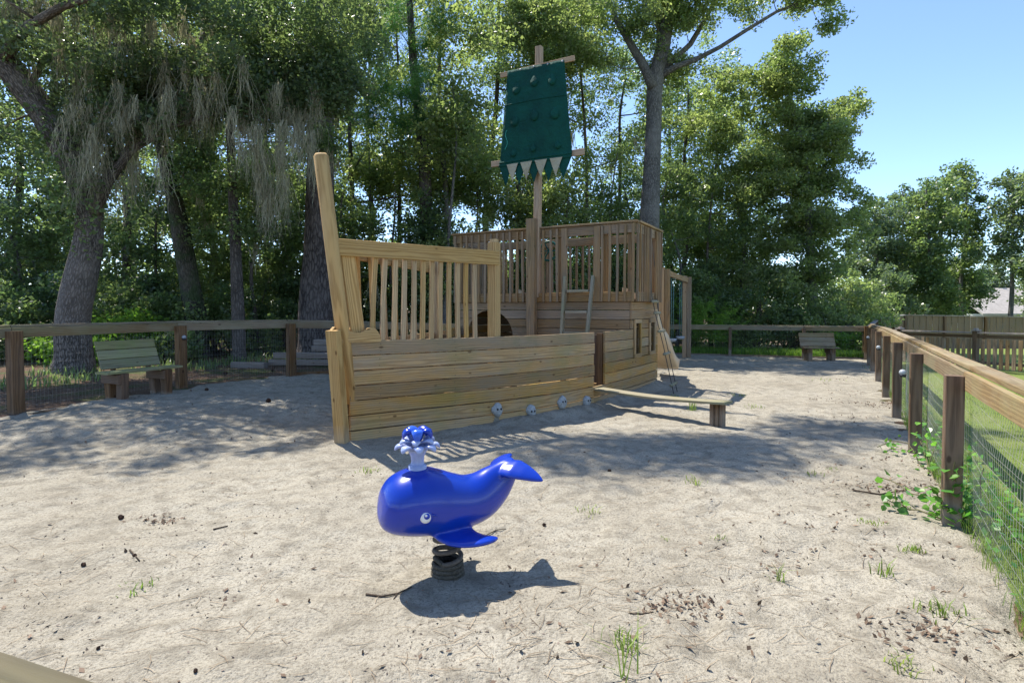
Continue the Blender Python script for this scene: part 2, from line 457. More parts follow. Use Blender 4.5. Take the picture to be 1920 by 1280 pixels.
def sandmat():
    m, t, b, out = nt('sand')
    geo = N(t, 'ShaderNodeNewGeometry'); P = geo.outputs['Position']
    big = noise(t, P, .7, 5, .6); med = noise(t, P, 5.5, 5, .62, .3); fin = noise(t, P, 55, 3, .7); spk = noise(t, P, 130, 2, .6)
    col = ramp(t, big, [(.3, (.295, .262, .203)), (.5, (.365, .33, .262)), (.72, (.425, .388, .313))])
    col = mixc(t, math_n(t, 'MULTIPLY', ramp(t, med, [(.47, 0.0), (.66, 1.0)]), .7), col, (.19, .167, .128))
    col = mixc(t, math_n(t, 'MULTIPLY', ramp(t, fin, [(.49, 0.0), (.64, 1.0)]), .65), col, (.155, .133, .10))
    pit = noise(t, P, 26, 4, .75)
    col = mixc(t, math_n(t, 'MULTIPLY', ramp(t, pit, [(.56, 0.0), (.66, 1.0)]), .55), col, (.15, .13, .10))
    col = mixc(t, math_n(t, 'MULTIPLY', ramp(t, spk, [(.62, 0.0), (.70, 1.0)]), .75), col, (.14, .11, .085))
    # smoother orange-tinted tongue of clean sand near the corner of the near fence
    mp = N(t, 'ShaderNodeMapping'); mp.inputs['Rotation'].default_value = (0, 0, R(-22)); mp.inputs['Location'].default_value = (1.95, -1.62, 0); mp.vector_type = 'POINT'
    t.links.new(P, mp.inputs[0])
    ms = N(t, 'ShaderNodeMapping'); ms.inputs['Scale'].default_value = (.75, 3.0, 0); t.links.new(mp.outputs[0], ms.inputs[0])
    ln = N(t, 'ShaderNodeVectorMath', operation='LENGTH'); t.links.new(ms.outputs[0], ln.inputs[0])
    tong = ramp(t, math_n(t, 'ADD', ln.outputs['Value'], math_n(t, 'MULTIPLY', med, .9)), [(.75, 1.0), (1.25, 0.0)])
    col = mixc(t, math_n(t, 'MULTIPLY', tong, .7), col, (.47, .385, .28))
    t.links.new(col, b.inputs['Base Color']); b.inputs['Roughness'].default_value = .97; b.inputs['Specular IOR Level'].default_value = .08
    hh = math_n(t, 'ADD', math_n(t, 'MULTIPLY', med, 1.0), math_n(t, 'ADD', math_n(t, 'MULTIPLY', fin, .35), math_n(t, 'MULTIPLY', pit, .6)))
    bump(t, b, hh, .9, .035)
    return m
M_SAND = sandmat()

def groundmat():
    m, t, b, out = nt('leaf_litter')
    geo = N(t, 'ShaderNodeNewGeometry'); P = geo.outputs['Position']
    n = noise(t, P, 28, 5, .7); n2 = noise(t, P, 1.1, 4, .6); n3 = noise(t, P, 9, 4, .6)
    col = ramp(t, n, [(.3, (.05, .035, .025)), (.5, (.13, .085, .058)), (.72, (.27, .18, .125))])
    col = mixc(t, math_n(t, 'MULTIPLY', ramp(t, n2, [(.5, 0.0), (.62, 1.0)]), .7), col, mixc(t, n3, (.03, .06, .02), (.10, .15, .04)))
    t.links.new(col, b.inputs['Base Color']); b.inputs['Roughness'].default_value = .95; b.inputs['Specular IOR Level'].default_value = .1
    bump(t, b, n, .9, .05); return m
M_GROUND = groundmat()
def lawnmat():
    m, t, b, out = nt('lawn')
    geo = N(t, 'ShaderNodeNewGeometry'); P = geo.outputs['Position']
    n = noise(t, P, 60, 4, .7); n2 = noise(t, P, .8, 4, .6)
    col = ramp(t, n, [(.3, (.09, .14, .026)), (.55, (.20, .26, .062)), (.75, (.31, .35, .11))])
    col = mixc(t, math_n(t, 'MULTIPLY', ramp(t, n2, [(.4, 0.0), (.65, 1.0)]), .5), col, (.24, .25, .09))
    t.links.new(col, b.inputs['Base Color']); b.inputs['Roughness'].default_value = .9; b.inputs['Specular IOR Level'].default_value = .1
    bump(t, b, n, .8, .04); return m
M_LAWN = lawnmat()

# ------------------------------------------------------------------ ground, sand, lawn
def grid(name, xs, ys, zf, mat, kind, label=None, mask=None, fence=False):
    X, Y = np.meshgrid(xs, ys)
    if fence:   # x: minus the distance outside the right fence, y: along it
        X, Y = PA.x + FD.x*Y + FD.y*(-X), PA.y + FD.y*Y + FD.x*X
    Z = zf(X, Y)
    V = np.stack([X, Y, Z], -1).reshape(-1, 3)
    nx, ny = len(xs), len(ys)
    i = np.arange(nx-1)[None, :] + np.arange(ny-1)[:, None]*nx
    Fq = np.stack([i, i+1, i+1+nx, i+nx], -1).reshape(-1, 4)
    if mask is not None:
        mv = mask(X, Y).reshape(-1)
        Fq = Fq[mv[Fq].any(1)]
    me = bpy.data.meshes.new(name)
    me.vertices.add(len(V)); me.vertices.foreach_set('co', V.astype(np.float32).ravel())
    me.loops.add(Fq.size); me.loops.foreach_set('vertex_index', Fq.astype(np.int32).ravel())
    me.polygons.add(len(Fq)); me.polygons.foreach_set('loop_start', np.arange(0, Fq.size, 4, dtype=np.int32)); me.polygons.foreach_set('loop_total', np.full(len(Fq), 4, dtype=np.int32))
    me.update(calc_edges=True); me.validate(); me.shade_smooth(); me.materials.append(mat)
    o = bpy.data.objects.new(name, me); link(o); tag(o, label, None, None, kind); return o

gx = np.concatenate([-np.geomspace(900, 16, 30), np.arange(-15, 30.1, .5), np.geomspace(32, 900, 30)])
gy = np.concatenate([-np.geomspace(300, 6, 14), np.arange(-5, 45.1, .5), np.geomspace(48, 1500, 30)])
def ground_z(x, y):
    ins = inside_dist(x, y)
    z = h(x, y) + .03*(vnoise(x*.8, y*.8, 3)-.5)
    return np.where(ins > -.3, z - .012 - .25*sstep(.25, 1.0, ins), z - .012)
grid('ground', gx, gy, ground_z, M_GROUND, 'structure')

def sand_z(x, y):
    d = inside_dist(x, y)
    e = .34*(vnoise(x*1.3, y*1.3, 9)-.5) + .22*(vnoise(x*4, y*4, 1)-.5) + .08*(vnoise(x*11, y*11, 1)-.5)
    return hs(x, y) - .10*sstep(.0, -.36, d + e)
sy = np.concatenate([np.arange(-.4, 8, .042), np.arange(8, 23, .09)])
grid('sand', np.concatenate([np.arange(-9.2, -5, .06), np.arange(-5, 5, .042), np.arange(5, 13.2, .06)]), sy, sand_z, M_SAND, 'structure', None, lambda x, y: inside_dist(x, y) > -.75)
grid('lawn', np.concatenate([-np.geomspace(.05, 100, 60)[::-1]*1.0]), np.concatenate([np.arange(-4, 30, .5), np.geomspace(31, 90, 12)]),
     lambda x, y: h(x, y) + .016, M_LAWN, 'structure', None, None, True)

# ------------------------------------------------------------------ leaf / blade meshes from numpy
def quads_obj(name, V, lv, mat, parent=None, kind=None):
    n = len(V)//4
    me = bpy.data.meshes.new(name)
    me.vertices.add(len(V)); me.vertices.foreach_set('co', V.astype(np.float32).ravel())
    me.loops.add(n*4); me.loops.foreach_set('vertex_index', np.arange(n*4, dtype=np.int32))
    me.polygons.add(n); me.polygons.foreach_set('loop_start', np.arange(0, n*4, 4, dtype=np.int32)); me.polygons.foreach_set('loop_total', np.full(n, 4, dtype=np.int32))
    me.update(calc_edges=True)
    a = me.attributes.new('lv', 'FLOAT_VECTOR', 'POINT'); a.data.foreach_set('vector', np.repeat(lv, 4, axis=0).astype(np.float32).ravel())
    me.materials.append(mat)
    o = bpy.data.objects.new(name, me); link(o, parent)
    if kind: o['kind'] = kind
    return o

def unit(v): return v/np.maximum(np.linalg.norm(v, axis=-1, keepdims=True), 1e-9)

def leaf_quads(P, L, Wd, upbias=.5, g=None):
    """diamond leaves centred at P"""
    g = g or rng
    n = len(P)
    nr = unit(g.normal(size=(n, 3)) + np.array([0, 0, upbias])*1.6)
    d = g.normal(size=(n, 3)); d[:, 2] -= .35; u = unit(d - nr*(d*nr).sum(1, keepdims=True)); v = np.cross(nr, u)
    L = (L*g.uniform(.65, 1.3, (n, 1))); Wd = Wd*g.uniform(.7, 1.25, (n, 1))
    V = np.stack([P - u*L/2, P + v*Wd/2 + u*L*.08, P + u*L/2, P - v*Wd/2 + u*L*.08], 1)
    return V.reshape(-1, 3)

def clump_leaves(centers, rad, per, g, flat=.7, hollow=1.8):
    K = len(centers)
    cnt = np.maximum(1, (per*(rad/rad.mean())**2).astype(int)); idx = np.repeat(np.arange(K), cnt)
    n = len(idx)
    d = unit(g.normal(size=(n, 3))); r = g.random((n, 1))**(1/hollow)*rad[idx][:, None]
    P = centers[idx] + d*r*np.array([1, 1, flat])
    lv = np.zeros((n, 3)); cl = g.random(K); lv[:, 0] = np.clip(cl[idx]*.6 + g.random(n)*.5, 0, 1); lv[:, 1] = g.random(n)*.7 + .3*g.random(K)[idx]
    return P, lv

def bez(p0, p1, p2, n):
    return [((1-t)**2*p0 + 2*(1-t)*t*p1 + t*t*p2) for t in [i/(n-1) for i in range(n)]]

def moss_strands(name, parent, anchors, g, lo=.35, hi=1.3, per=26, spread=.16, wd=.014, mat=None):
    """hanging grey moss: bundles of thin wavy ribbons"""
    Vs = []; LV = []
    for a in anchors:
        Lb = g.uniform(lo, hi); m = int(per*g.uniform(.6, 1.3))
        tone = g.random()
        for _ in range(m):
            L = Lb*g.uniform(.45, 1.1); k = max(3, int(L/.10)); sw = g.normal(size=2)*.016; ang = g.random()*6.28
            p = np.array(a, dtype=float) + np.append(g.normal(size=2)*spread*.42, g.uniform(-.16, .06))
            w = np.array([math.cos(ang), math.sin(ang), 0])*wd*g.uniform(.6, 1.5); rad2 = p[:2] - np.array(a[:2])
            prev = p.copy()
            for j in range(k):
                nx = prev + np.array([g.normal()*.021 + sw[0] - rad2[0]*.8/k, g.normal()*.021 + sw[1] - rad2[1]*.8/k, -L/k])
                tw0 = w*(1-.7*j/k); tw1 = w*(1-.7*(j+1)/k)
                Vs += [prev - tw0, prev + tw0, nx + tw1, nx - tw1]
                LV.append((tone*.5 + g.random()*.5, g.random()*.8 + .1, 0)); prev = nx
    return quads_obj(name, np.array(Vs), np.array(LV), mat or L_MOSS, parent, 'stuff')

def make_tree(name, label, trunk, blobs, leafm, bark, nclump, per, leaf=(.12, .07), seed=1, group=None, cat='tree', clump_r=(.35, .8), limbs=14, moss=0, extra_limbs=(), flat=.7, ns=10, sides=9, mossrange=(.35, 1.2), rough=.06, upbias=.5, open_=0.0):
    """trunk: list of (x,y,z,r); blobs: list of (cx,cy,cz,rx,ry,rz,weight) that the crown fills"""
    g = np.random.default_rng(seed)
    b = trunk[0]
    t = thing(name, (b[0], b[1], b[2]), label, cat, group)
    P = [Vector(p[:3]) for p in trunk]; Rr = [p[3] for p in trunk]
    # resample the trunk smoothly
    sp = []; sr = []
    for i in range(len(P)-1):
        p0 = P[max(i-1, 0)]; p1 = P[i]; p2 = P[i+1]; p3 = P[min(i+2, len(P)-1)]
        m_ = 5
        for j in range(m_):
            u = j/m_
            sp.append(.5*((2*p1) + (p2-p0)*u + (2*p0-5*p1+4*p2-p3)*u*u + (3*p1-p0-3*p2+p3)*u**3)); sr.append(Rr[i]*(1-u) + Rr[i+1]*u)
    sp.append(P[-1]); sr.append(Rr[-1])
    V, F, WC = tube_geo(sp, sr, sides, True, rough=rough)
    mk('trunk', V, F, bark, t, None, True, WC)
    # clumps
    wts = np.array([bb[6] for bb in blobs], dtype=float); wts /= wts.sum()
    ids = g.choice(len(blobs), nclump, p=wts)
    B = np.array([bb[:6] for bb in blobs])[ids]
    d = unit(g.normal(size=(nclump, 3))); r = g.random((nclump, 1))**(1/2.4)
    cen = B[:, :3] + d*r*B[:, 3:6]
    if open_ > 0:
        keep = vnoise(cen[:, 0]*.45, cen[:, 1]*.45, cen[:, 2]*.55 + seed) > open_
        cen = cen[keep]
    rad = g.uniform(clump_r[0], clump_r[1], len(cen))
    LP, lv = clump_leaves(cen, rad, per, g, flat)
    quads_obj('crown', leaf_quads(LP, leaf[0], leaf[1], upbias, g), lv, leafm, t)
    # limbs
    LVv, LF, LW = [], [], []
    for e in extra_limbs:
        pts = [Vector(q[:3]) for q in e]; rr = [q[3] for q in e]
        tube_geo(pts, rr, 8, True, LVv, LF, LW, rough)
    nodes = [(q, r_) for q, r_ in zip(sp, sr) if q.z > min(c_[2] for c_ in cen) - 1.6 or q.z > sp[-1].z*.45]
    for e in extra_limbs:
        for i in range(len(e)-1):
            for u in (0, .33, .66): nodes.append((Vector(e[i][:3]).lerp(Vector(e[i+1][:3]), u), e[i][3]*(1-u) + e[i+1][3]*u))
    order = list(g.permutation(len(cen))[:limbs])
    axis = lambda c: min((sp[i]-c).length for i in range(0, len(sp), 2))
    order.sort(key=lambda k: axis(Vector(cen[k])))
    for k in order:
        c = Vector(cen[k])
        s, rs = min(nodes, key=lambda nr_: (nr_[0]-c).length + max(0, nr_[0].z - c.z + .15)*1.6 + (.5 if nr_[1] < .012 else 0))
        ln = (c-s).length
        if ln < .15: continue
        mid = (s + c)/2 + Vector((g.normal()*.12*ln, g.normal()*.12*ln, -.10*ln + g.normal()*.08*ln)); pts = bez(s, mid, c, 6); r0 = min(rs*.62, .010 + .011*ln)
        rr = [r0*(1-i/5*.6) for i in range(6)]
        tube_geo(pts, rr, 5, True, LVv, LF, LW, .04)
        for p_, q_ in zip(pts[2:], rr[2:]): nodes.append((p_, q_))
        for q in range(2):   # twigs
            i = g.integers(2, 6); e = pts[i] + Vector(g.normal(size=3)*.45)
            tube_geo([pts[i], (pts[i]+e)/2 + Vector((0, 0, .06)), e], [rr[i]*.7, rr[i]*.4, rr[i]*.2], 3, False, LVv, LF, LW)
    if LVv: mk('limbs', LVv, LF, bark, t, None, True, LW)['kind'] = 'stuff'
    if moss:
        low = cen[np.argsort(cen[:, 2] + g.normal(size=len(cen))*1.2)][:moss*2]; low = low[g.permutation(len(low))[:moss]]
        moss_strands('hanging_moss', t, low + np.array([0, 0, -.2]), g, *mossrange)
    return t

def hz(x, y): return float(h(x, y))
def hsz(x, y): return float(hs(x, y)[0])
Z = Vector((0, 0, 1))

# ------------------------------------------------------------------ fences
def wire_panel(parent, a, b, za, zb, height, g, sag=0.0, step=.052, hstep=.10, rad=.0009):
    """welded wire mesh between two posts; thin square wires joined as one part"""
    d = (b - a); L = d.length; d.normalize(); nrm = Vector((-d.y, d.x, 0))
    V, F, WC = [], [], []
    off = lambda s, z: nrm*(sag*math.sin(math.pi*s/L)*math.sin(math.pi*min(1, max(0, z/height)))*1.0)
    k = int(L/step)
    for i in range(k+1):
        s = i*step + .02; base = a + d*s; z0 = za + (zb-za)*s/L
        pts = [base + Z*(z0 + q*height) + off(s, q*height) + d*(g.normal()*.002) for q in (0, .35, .7, 1)]
        tube_geo(pts, rad, 3, False, V, F, WC)
    m = int(height/hstep)
    for j in range(m+1):
        z = .03 + j*hstep; ph = g.random()*6
        pts = []
        for i in range(9):
            s = L*i/8; wob = sag*.25*math.sin(2.2*math.pi*s/L + ph)
            pts.append(a + d*s + Z*(za + (zb-za)*s/L + z + wob) + off(s, z))
        tube_geo(pts, rad*1.15, 3, False, V, F, WC)
    o = mk('wire_mesh', V, F, M_WIRE, parent, None, False, WC); o['kind'] = 'stuff'

def fence_line(label, pts, inward, M_p, M_r, g, post=.118, post_down=.06, top=1.2, group=None, sag=0.0, lite=False, prot=0.0):
    """posts on the inner side, a face board behind them, a flat cap outside, wire mesh below"""
    z0 = hz(pts[0].x, pts[0].y)
    f = thing('wooden_fence', (pts[0].x, pts[0].y, z0), label, 'fence', group)
    for i, p in enumerate(pts):
        zz = hz(p.x, p.y); q = p + inward*(post*.5 + .02)
        d = (pts[min(i+1, len(pts)-1)] - pts[max(i-1, 0)]).normalized()
        lean = Vector((g.normal()*.006, g.normal()*.006, 0))
        board('post', f, q + Z*(zz - .25), q + lean + Z*(zz + top - post_down), post, post, d, M_p, .008)
    for a, b in zip(pts[:-1], pts[1:]):
        za, zb = hz(a.x, a.y), hz(b.x, b.y); d = (b-a).normalized()
        board('rail', f, a + d*.004 - inward*.0 + Z*(za + top - .085), b - d*.004 + Z*(zb + top - .085), .14, .038, Z, M_r)
        board('cap_rail', f, a + d*.003 - inward*.078 + Z*(za + top + .006), b - d*.003 - inward*.078 + Z*(zb + top + .006), .115, .038, inward, M_r)
        if lite: board('bottom_rail', f, a + d*.004 - inward*.045 + Z*(za + .03), b - d*.004 - inward*.045 + Z*(zb + .03), .07, .035, Z, M_p)
        wire_panel(f, a - inward*.03, b - inward*.03, za + .03, zb + .03, top - .14, g, sag, *( (.08, .15) if lite else (.052, .10)))
    return f

g0 = np.random.default_rng(5)
P1 = Vector((3.33, 4.23, 0)) + OFF
right_pts = [P1 + FD*(2.44*k) for k in (-2, -1, 0, 1, 2, 3, 4, 5, 6, 7)] + [PB]
right_pts[0] = PA + FD*.05
inR = Vector((-FD.y, FD.x, 0)).normalized()
fence_line('long wooden fence with wire mesh running away along the right side of the sand', right_pts, inR, M_POST, M_RAIL, g0, sag=.05, post_down=.05)

eb = (PC - PB); Lb = eb.length; db = eb.normalized(); inB = Vector((-db.y, db.x, 0))
back_pts = [PB + db*s for s in (0, 2.0, 4.42, 6.9)] + [PC]
fence_line('low fence across the far end of the sand behind the small bench', back_pts, inB, M_POST, M_RAILD, g0, post=.1, top=1.12, lite=True)
ec = PD - PC; dc = ec.normalized(); inC = Vector((-dc.y, dc.x, 0))
fence_line('low fence behind the wooden ship, half hidden by the hull', [PC + dc*(ec.length*k/6) for k in range(7)], inC, M_POST, M_RAILD, g0, post=.12, lite=True)
ed = PE - PD; dd_ = ed.normalized(); inD = Vector((-dd_.y, dd_.x, 0))
left_pts = [PD, Vector((-6.16, 10.3, 0)), Vector((-7.07, 7.9, 0)), Vector((-7.7, 6.3, 0)), PE]
fence_line('wooden fence with wire mesh behind the left bench', left_pts, inD, M_POST, M_RAILD, g0, post=.15)
# the near fence below the photographer
ee = PA - PE; de = ee.normalized(); inE = Vector((-de.y, de.x, 0))
nf = [PE + de*(ee.length*k/4) for k in range(5)]
nf0 = thing('wooden_fence', (nf[4].x, nf[4].y, 0), 'near fence whose pale weathered cap crosses the bottom left corner', 'fence')
for i, p in enumerate(nf[:-1]):
    zz = hz(p.x, p.y); q = p - inE*.02; board('post', nf0, q + Z*(zz-.2), q + Z*(zz + 1.12), .12, .12, de, M_POST, .008)
for a, b in zip(nf[:-1], nf[1:]):
    za, zb = hz(a.x, a.y), hz(b.x, b.y)
    board('rail', nf0, a + de*.004 - inE*.10 + Z*(za + 1.128), b - de*.004 - inE*.10 + Z*(zb + 1.128), .14, .038, Z, M_NEAR, seg=6)
    board('cap_rail', nf0, a + de*.003 - inE*.085 + Z*(za + 1.222), b - de*.003 - inE*.085 + Z*(zb + 1.222), .15, .038, inE, M_NEAR, seg=6)

# white dome lamps on the posts
lamp_lab = ['small white dome lamp on the second nearest visible post of the right fence',
            'small white dome lamp on the fourth visible post of the right fence', 'small white dome lamp far along the right fence',
            'round white lamp on the post beside the left bench']
lamp_at = [(right_pts[3], inR), (right_pts[5], inR), (right_pts[7], inR), (left_pts[1], inD)]
for (p, inn), lb in zip(lamp_at, lamp_lab):
    zz = hz(p.x, p.y) + .93; c = p + inn*(.16 + (.02 if inn is inD else 0)); 
    if inn is inR: c = p + inn*.205 - FD*.03
    lt = thing('post_lamp', (c.x, c.y, zz), lb, 'lamp', 'white dome lamps on the fence posts')
    lathe('lamp_shade', lt, [(.034, -.02), (.038, 0), (.034, .018), (.024, .030), (.008, .036)], (c.x, c.y, zz), M_LAMPW, 14)
    lathe('lamp_base', lt, [(.03, -.05), (.035, -.022)], (c.x, c.y, zz), M_BOLT, 10)

# ------------------------------------------------------------------ picket fence, tall board fence, house on the right
pk = [Vector((14.3, 11.3, 0)), Vector((13.72, 13.5, 0)), Vector((13.1, 15.8, 0)), Vector((12.55, 18.1, 0)), Vector((12.35, 19.8, 0))]
pf = thing('picket_fence', (pk[2].x, pk[2].y, hz(13.1, 15.8)), 'brown picket fence with capped posts across the lawn on the right', 'fence')
for p in pk[:-1]:
    zz = hz(p.x, p.y); d = Vector((-.27, .96, 0))
    po = board('post', pf, p + Z*(zz-.1), p + Z*(zz + 1.08), .12, .12, d, M_POST, .006)
    for (r_, z_, t_) in ((.085, 1.095, .03),):
        board('post_cap', po, p + Z*(zz + 1.081), p + Z*(zz + 1.115), .18, .18, d, M_GREY, .008)
        board('post_cap', po, p + Z*(zz + 1.117), p + Z*(zz + 1.16), .10, .10, d, M_GREY, .02)
for a, b in zip(pk[:-1], pk[1:]):
    d = (b-a); L = d.length; d.normalize(); nr = Vector((-d.y, d.x, 0)); za, zb = hz(a.x, a.y), hz(b.x, b.y)
    board('cap_rail', pf, a + d*.07 + Z*(za + 1.03), b - d*.07 + Z*(zb + 1.03), .13, .036, nr, M_GREY)
    for q in (.93, .2): board('rail', pf, a + d*.07 + Z*(za + q), b - d*.07 + Z*(zb + q), .085, .036, Z, M_POST)
    n_ = int(L/.155)
    for i in range(1, n_):
        s = i*.155; zz = za + (zb-za)*s/L; q = a + d*s + nr*.035
        board('picket', pf, q + Z*(zz + .05), q + Z*(zz + .86), .10, .02, d, M_TOWER)

tf = thing('board_fence', (14.0, 20.6, hz(14, 20.6)), 'tall brown board fence with pale cap beyond the far corner', 'fence')
tpts = [Vector((12.9, 20.3, 0)), Vector((16.2, 24.8, 0)), Vector((19.6, 28.0, 0)), Vector((25.3, 27.6, 0))]
ttop = [.98, 1.22, 1.36, 1.28]
Vb, Fb, Wb = [], [], []
for (a, b), (t0, t1) in zip(zip(tpts[:-1], tpts[1:]), zip(ttop[:-1], ttop[1:])):
    d = (b-a); L = d.length; d.normalize(); nr = Vector((-d.y, d.x, 0)); n_ = int(L/.15)
    for i in range(n_):
        s0 = i*L/n_ + .004; s1 = (i+1)*L/n_ - .004; zt = t0 + (t1-t0)*(i+.5)/n_; zo = (-.01 if i % 2 else .01); zb0 = hz((a+d*s0).x, (a+d*s0).y) - .1
        b0 = len(Vb); oo = random.uniform(0, 40)
        for s in (s0, s1):
            for n2 in (-.012+zo, .012+zo):
                for z in (zb0, zt - .03):
                    q = a + d*s + nr*n2; Vb.append((q.x, q.y, z)); Wb.append((z + oo, s-s0 + .05, n2))
        Fb += [(b0, b0+1, b0+3, b0+2), (b0+4, b0+6, b0+7, b0+5), (b0, b0+4, b0+5, b0+1), (b0+2, b0+3, b0+7, b0+6), (b0+1, b0+5, b0+7, b0+3), (b0, b0+2, b0+6, b0+4)]
    board('cap_rail', tf, a + Z*(t0), b + Z*(t1), .16, .04, nr, M_GREY)
    np_ = int(L/2.4) + 1
    for i in range(np_):
        q = a + d*(L*i/np_) - nr*.08; zq = hz(q.x, q.y); board('post', tf, q + Z*(zq-.1), q + Z*(t0 + (t1-t0)*i/np_ - .03), .1, .1, d, M_POST)
o = mk('fence_boards', Vb, Fb, M_TOWER, tf, None, False, Wb); o['kind'] = 'stuff'

# house far behind the right trees
hx, hy = 50.2, 60.0; gz = hz(hx, hy)
ho = thing('house', (hx + 6, hy, gz), 'pale house with shingled roof half hidden behind trees at the right edge', 'house')
def boxv(name, x0, x1, y0, y1, z0, z1, mat, parent):
    V = [(x, y, z) for x in (x0, x1) for y in (y0, y1) for z in (z0, z1)]
    return mk(name, V, [(0,1,3,2), (4,6,7,5), (0,4,5,1), (2,3,7,6), (1,5,7,3), (0,2,6,4)], mat, parent)
boxv('wall', hx+.6, hx+14, hy+.3, hy+9, gz-.2, 1.15, M_SIDING, ho)
Vr = [(hx, hy-.3, 1.0), (hx+15, hy-.3, 1.0), (hx+15, hy+4.6, 3.9), (hx, hy+4.6, 3.9), (hx, hy+9.6, 1.0), (hx+15, hy+9.6, 1.0), (hx, hy-.3, 1.2), (hx+15, hy-.3, 1.2), (hx+15, hy+4.6, 4.1), (hx, hy+4.6, 4.1), (hx, hy+9.6, 1.2), (hx+15, hy+9.6, 1.2)]
mk('roof', Vr, [(0,3,2,1), (3,4,5,2), (6,7,8,9), (9,8,11,10), (0,1,7,6), (4,10,11,5), (0,6,9,3), (3,9,10,4), (1,2,8,7), (2,5,11,8)], M_ROOF, ho)
for k in range(3):
    w_ = boxv('window', hx+1.4+k*3.4, hx+2.9+k*3.4, hy+.22, hy+.295, .1, .95, M_SIDING, ho)
    boxv('pane', hx+1.5+k*3.4, hx+2.8+k*3.4, hy+.19, hy+.216, .17, .88, M_GLASS, w_)

# ------------------------------------------------------------------ the wooden play ship
O = Vector((-2.03, 6.80, 0)); A = Vector((.469, .883, 0)).normalized(); S_ = Vector((A.y, -A.x, 0))
def S(t, w, z=0.0): return O + A*t + S_*w + Z*z
_T = [0, .45, .9, 1.35, 1.8, 2.25, 2.7, 3.3, 3.9, 4.7, 5.5, 6.3, 7.1]
_W = [.05, .30, .56, .825, 1.07, 1.28, 1.46, 1.655, 1.79, 1.91, 1.99, 2.05, 2.09]
_WP = [.05, .13, .22, .32, .43, .54, .66, .90, 1.20, 1.62, 1.99, 2.05, 2.09]
def HB(t, side=1): return float(np.interp(t, _T, _W if side > 0 else _WP))
HT = 1.272; RH = .184
ship = thing('play_ship', (O.x + 1.6, O.y + 3.1, 0), 'large wooden pirate ship playhouse with green sail standing in the sand', 'play structure')

def hull_strip(name, t0, t1, z0, z1, side, mat, parent, thick=.038, inset=0.0):
    n = max(2, int((t1-t0)/.22)); ts = [t0 + (t1-t0)*i/n for i in range(n+1)]
    V = []; F = []; WC = []; oo = random.uniform(0, 50); oy = random.uniform(-.09, .09); oz = random.uniform(.015, .06)
    d = 0; prev = None; c = .004
    for i, t_ in enumerate(ts):
        w_ = HB(t_, side) - inset; dt = .05; sl = (HB(t_+dt, side) - HB(t_-dt, side))/(2*dt)
        nn = (S_*side - A*sl).normalized()
        p = S(t_, side*w_)
        if prev is not None: d += (p-prev).length
        prev = p
        for (u, z) in ((0, z0+c), (0, z1-c), (-c, z1), (-thick, z1), (-thick, z0), (-c, z0)):
            q = p + nn*u; V.append((q.x, q.y, z)); WC.append((d + oo, z-z0 + oy, u + oz))
    for i in range(n):
        for k in range(6):
            f = (i*6+k, (i+1)*6+k, (i+1)*6+(k+1) % 6, i*6+(k+1) % 6)
            F.append(f if side > 0 else f[::-1])
    F.append((0, 1, 2, 3, 4, 5) if side > 0 else (5, 4, 3, 2, 1, 0)); F.append(tuple(n*6+k for k in range(5, -1, -1)) if side > 0 else tuple(n*6+k for k in range(6)))
    return mk(name, V, F, mat, parent, None, False, WC)

G = .0065; GT = (3.93, 4.30)
WIN = [(5.60, 5.90), (6.50, 6.80)]; WZ = (.716, 1.452)
z_rows = [(-.02 + RH*k - (.12 if k == 0 else 0), -.02 + RH*(k+1)) for k in range(7)]
for k, (z0, z1) in enumerate(z_rows):
    a0, a1 = z0 + G, z1 - G
    if k < 2:
        hull_strip('hull_plank', .02, 3.9, a0, a1, 1, M_HULL, ship); hull_strip('hull_plank', 3.91, 7.1, a0, a1, 1, M_HULL, ship)
    else:
        hull_strip('hull_plank', .02, GT[0] - random.uniform(0, .03), a0, a1, 1, M_HULL, ship, inset=random.uniform(0, .008))
        if z0 < WZ[0] - .01:
            hull_strip('hull_plank', GT[1], 7.1, a0, a1, 1, M_HULL, ship)
        else:
            hull_strip('hull_plank', GT[1], WIN[0][0], a0, a1, 1, M_HULL, ship)
            hull_strip('hull_plank', WIN[0][1], WIN[1][0], a0, a1, 1, M_HULL, ship)
            hull_strip('hull_plank', WIN[1][1], 7.1, a0, a1, 1, M_HULL, ship)
    hull_strip('hull_plank', .02, 3.6, a0, a1, -1, M_HULL, ship); hull_strip('hull_plank', 3.61, 7.1, a0, a1, -1, M_HULL, ship)
up_rows = [(1.268, 1.452), (1.452, 1.636), (1.636, 1.80)]
TF = 5.47                                   # front of the stern castle
for k, (z0, z1) in enumerate(up_rows):
    segs = [(TF, 7.1)] if k else [(TF, WIN[0][0]), (WIN[0][1], WIN[1][0]), (WIN[1][1], 7.1)]
    for a_, b_ in segs: hull_strip('wall_board', a_, b_, z0+G, z1-G, 1, M_TOWER, ship)
    hull_strip('wall_board', TF, 7.1, z0+G, z1-G, -1, M_TOWER, ship)
# square windows with raised frames
for (t0, t1) in WIN:
    wf = None
    for (q0, q1) in ((WZ[0], WZ[0]+.07), (WZ[1]-.07, WZ[1])):
        a_ = S(t0-.045, HB(t0)+.018, (q0+q1)/2); b_ = S(t1+.045, HB(t1)+.018, (q0+q1)/2)
        o = board('window_frame', ship if wf is None else wf, a_, b_, .075, .034, Z, M_HULL)
        wf = wf or o
    for tt in (t0-.01, t1+.01):
        board('side_frame', wf, S(tt, HB(tt)+.018, WZ[0]+.0725), S(tt, HB(tt)+.018, WZ[1]-.0725), .07, .034, A, M_HULL)

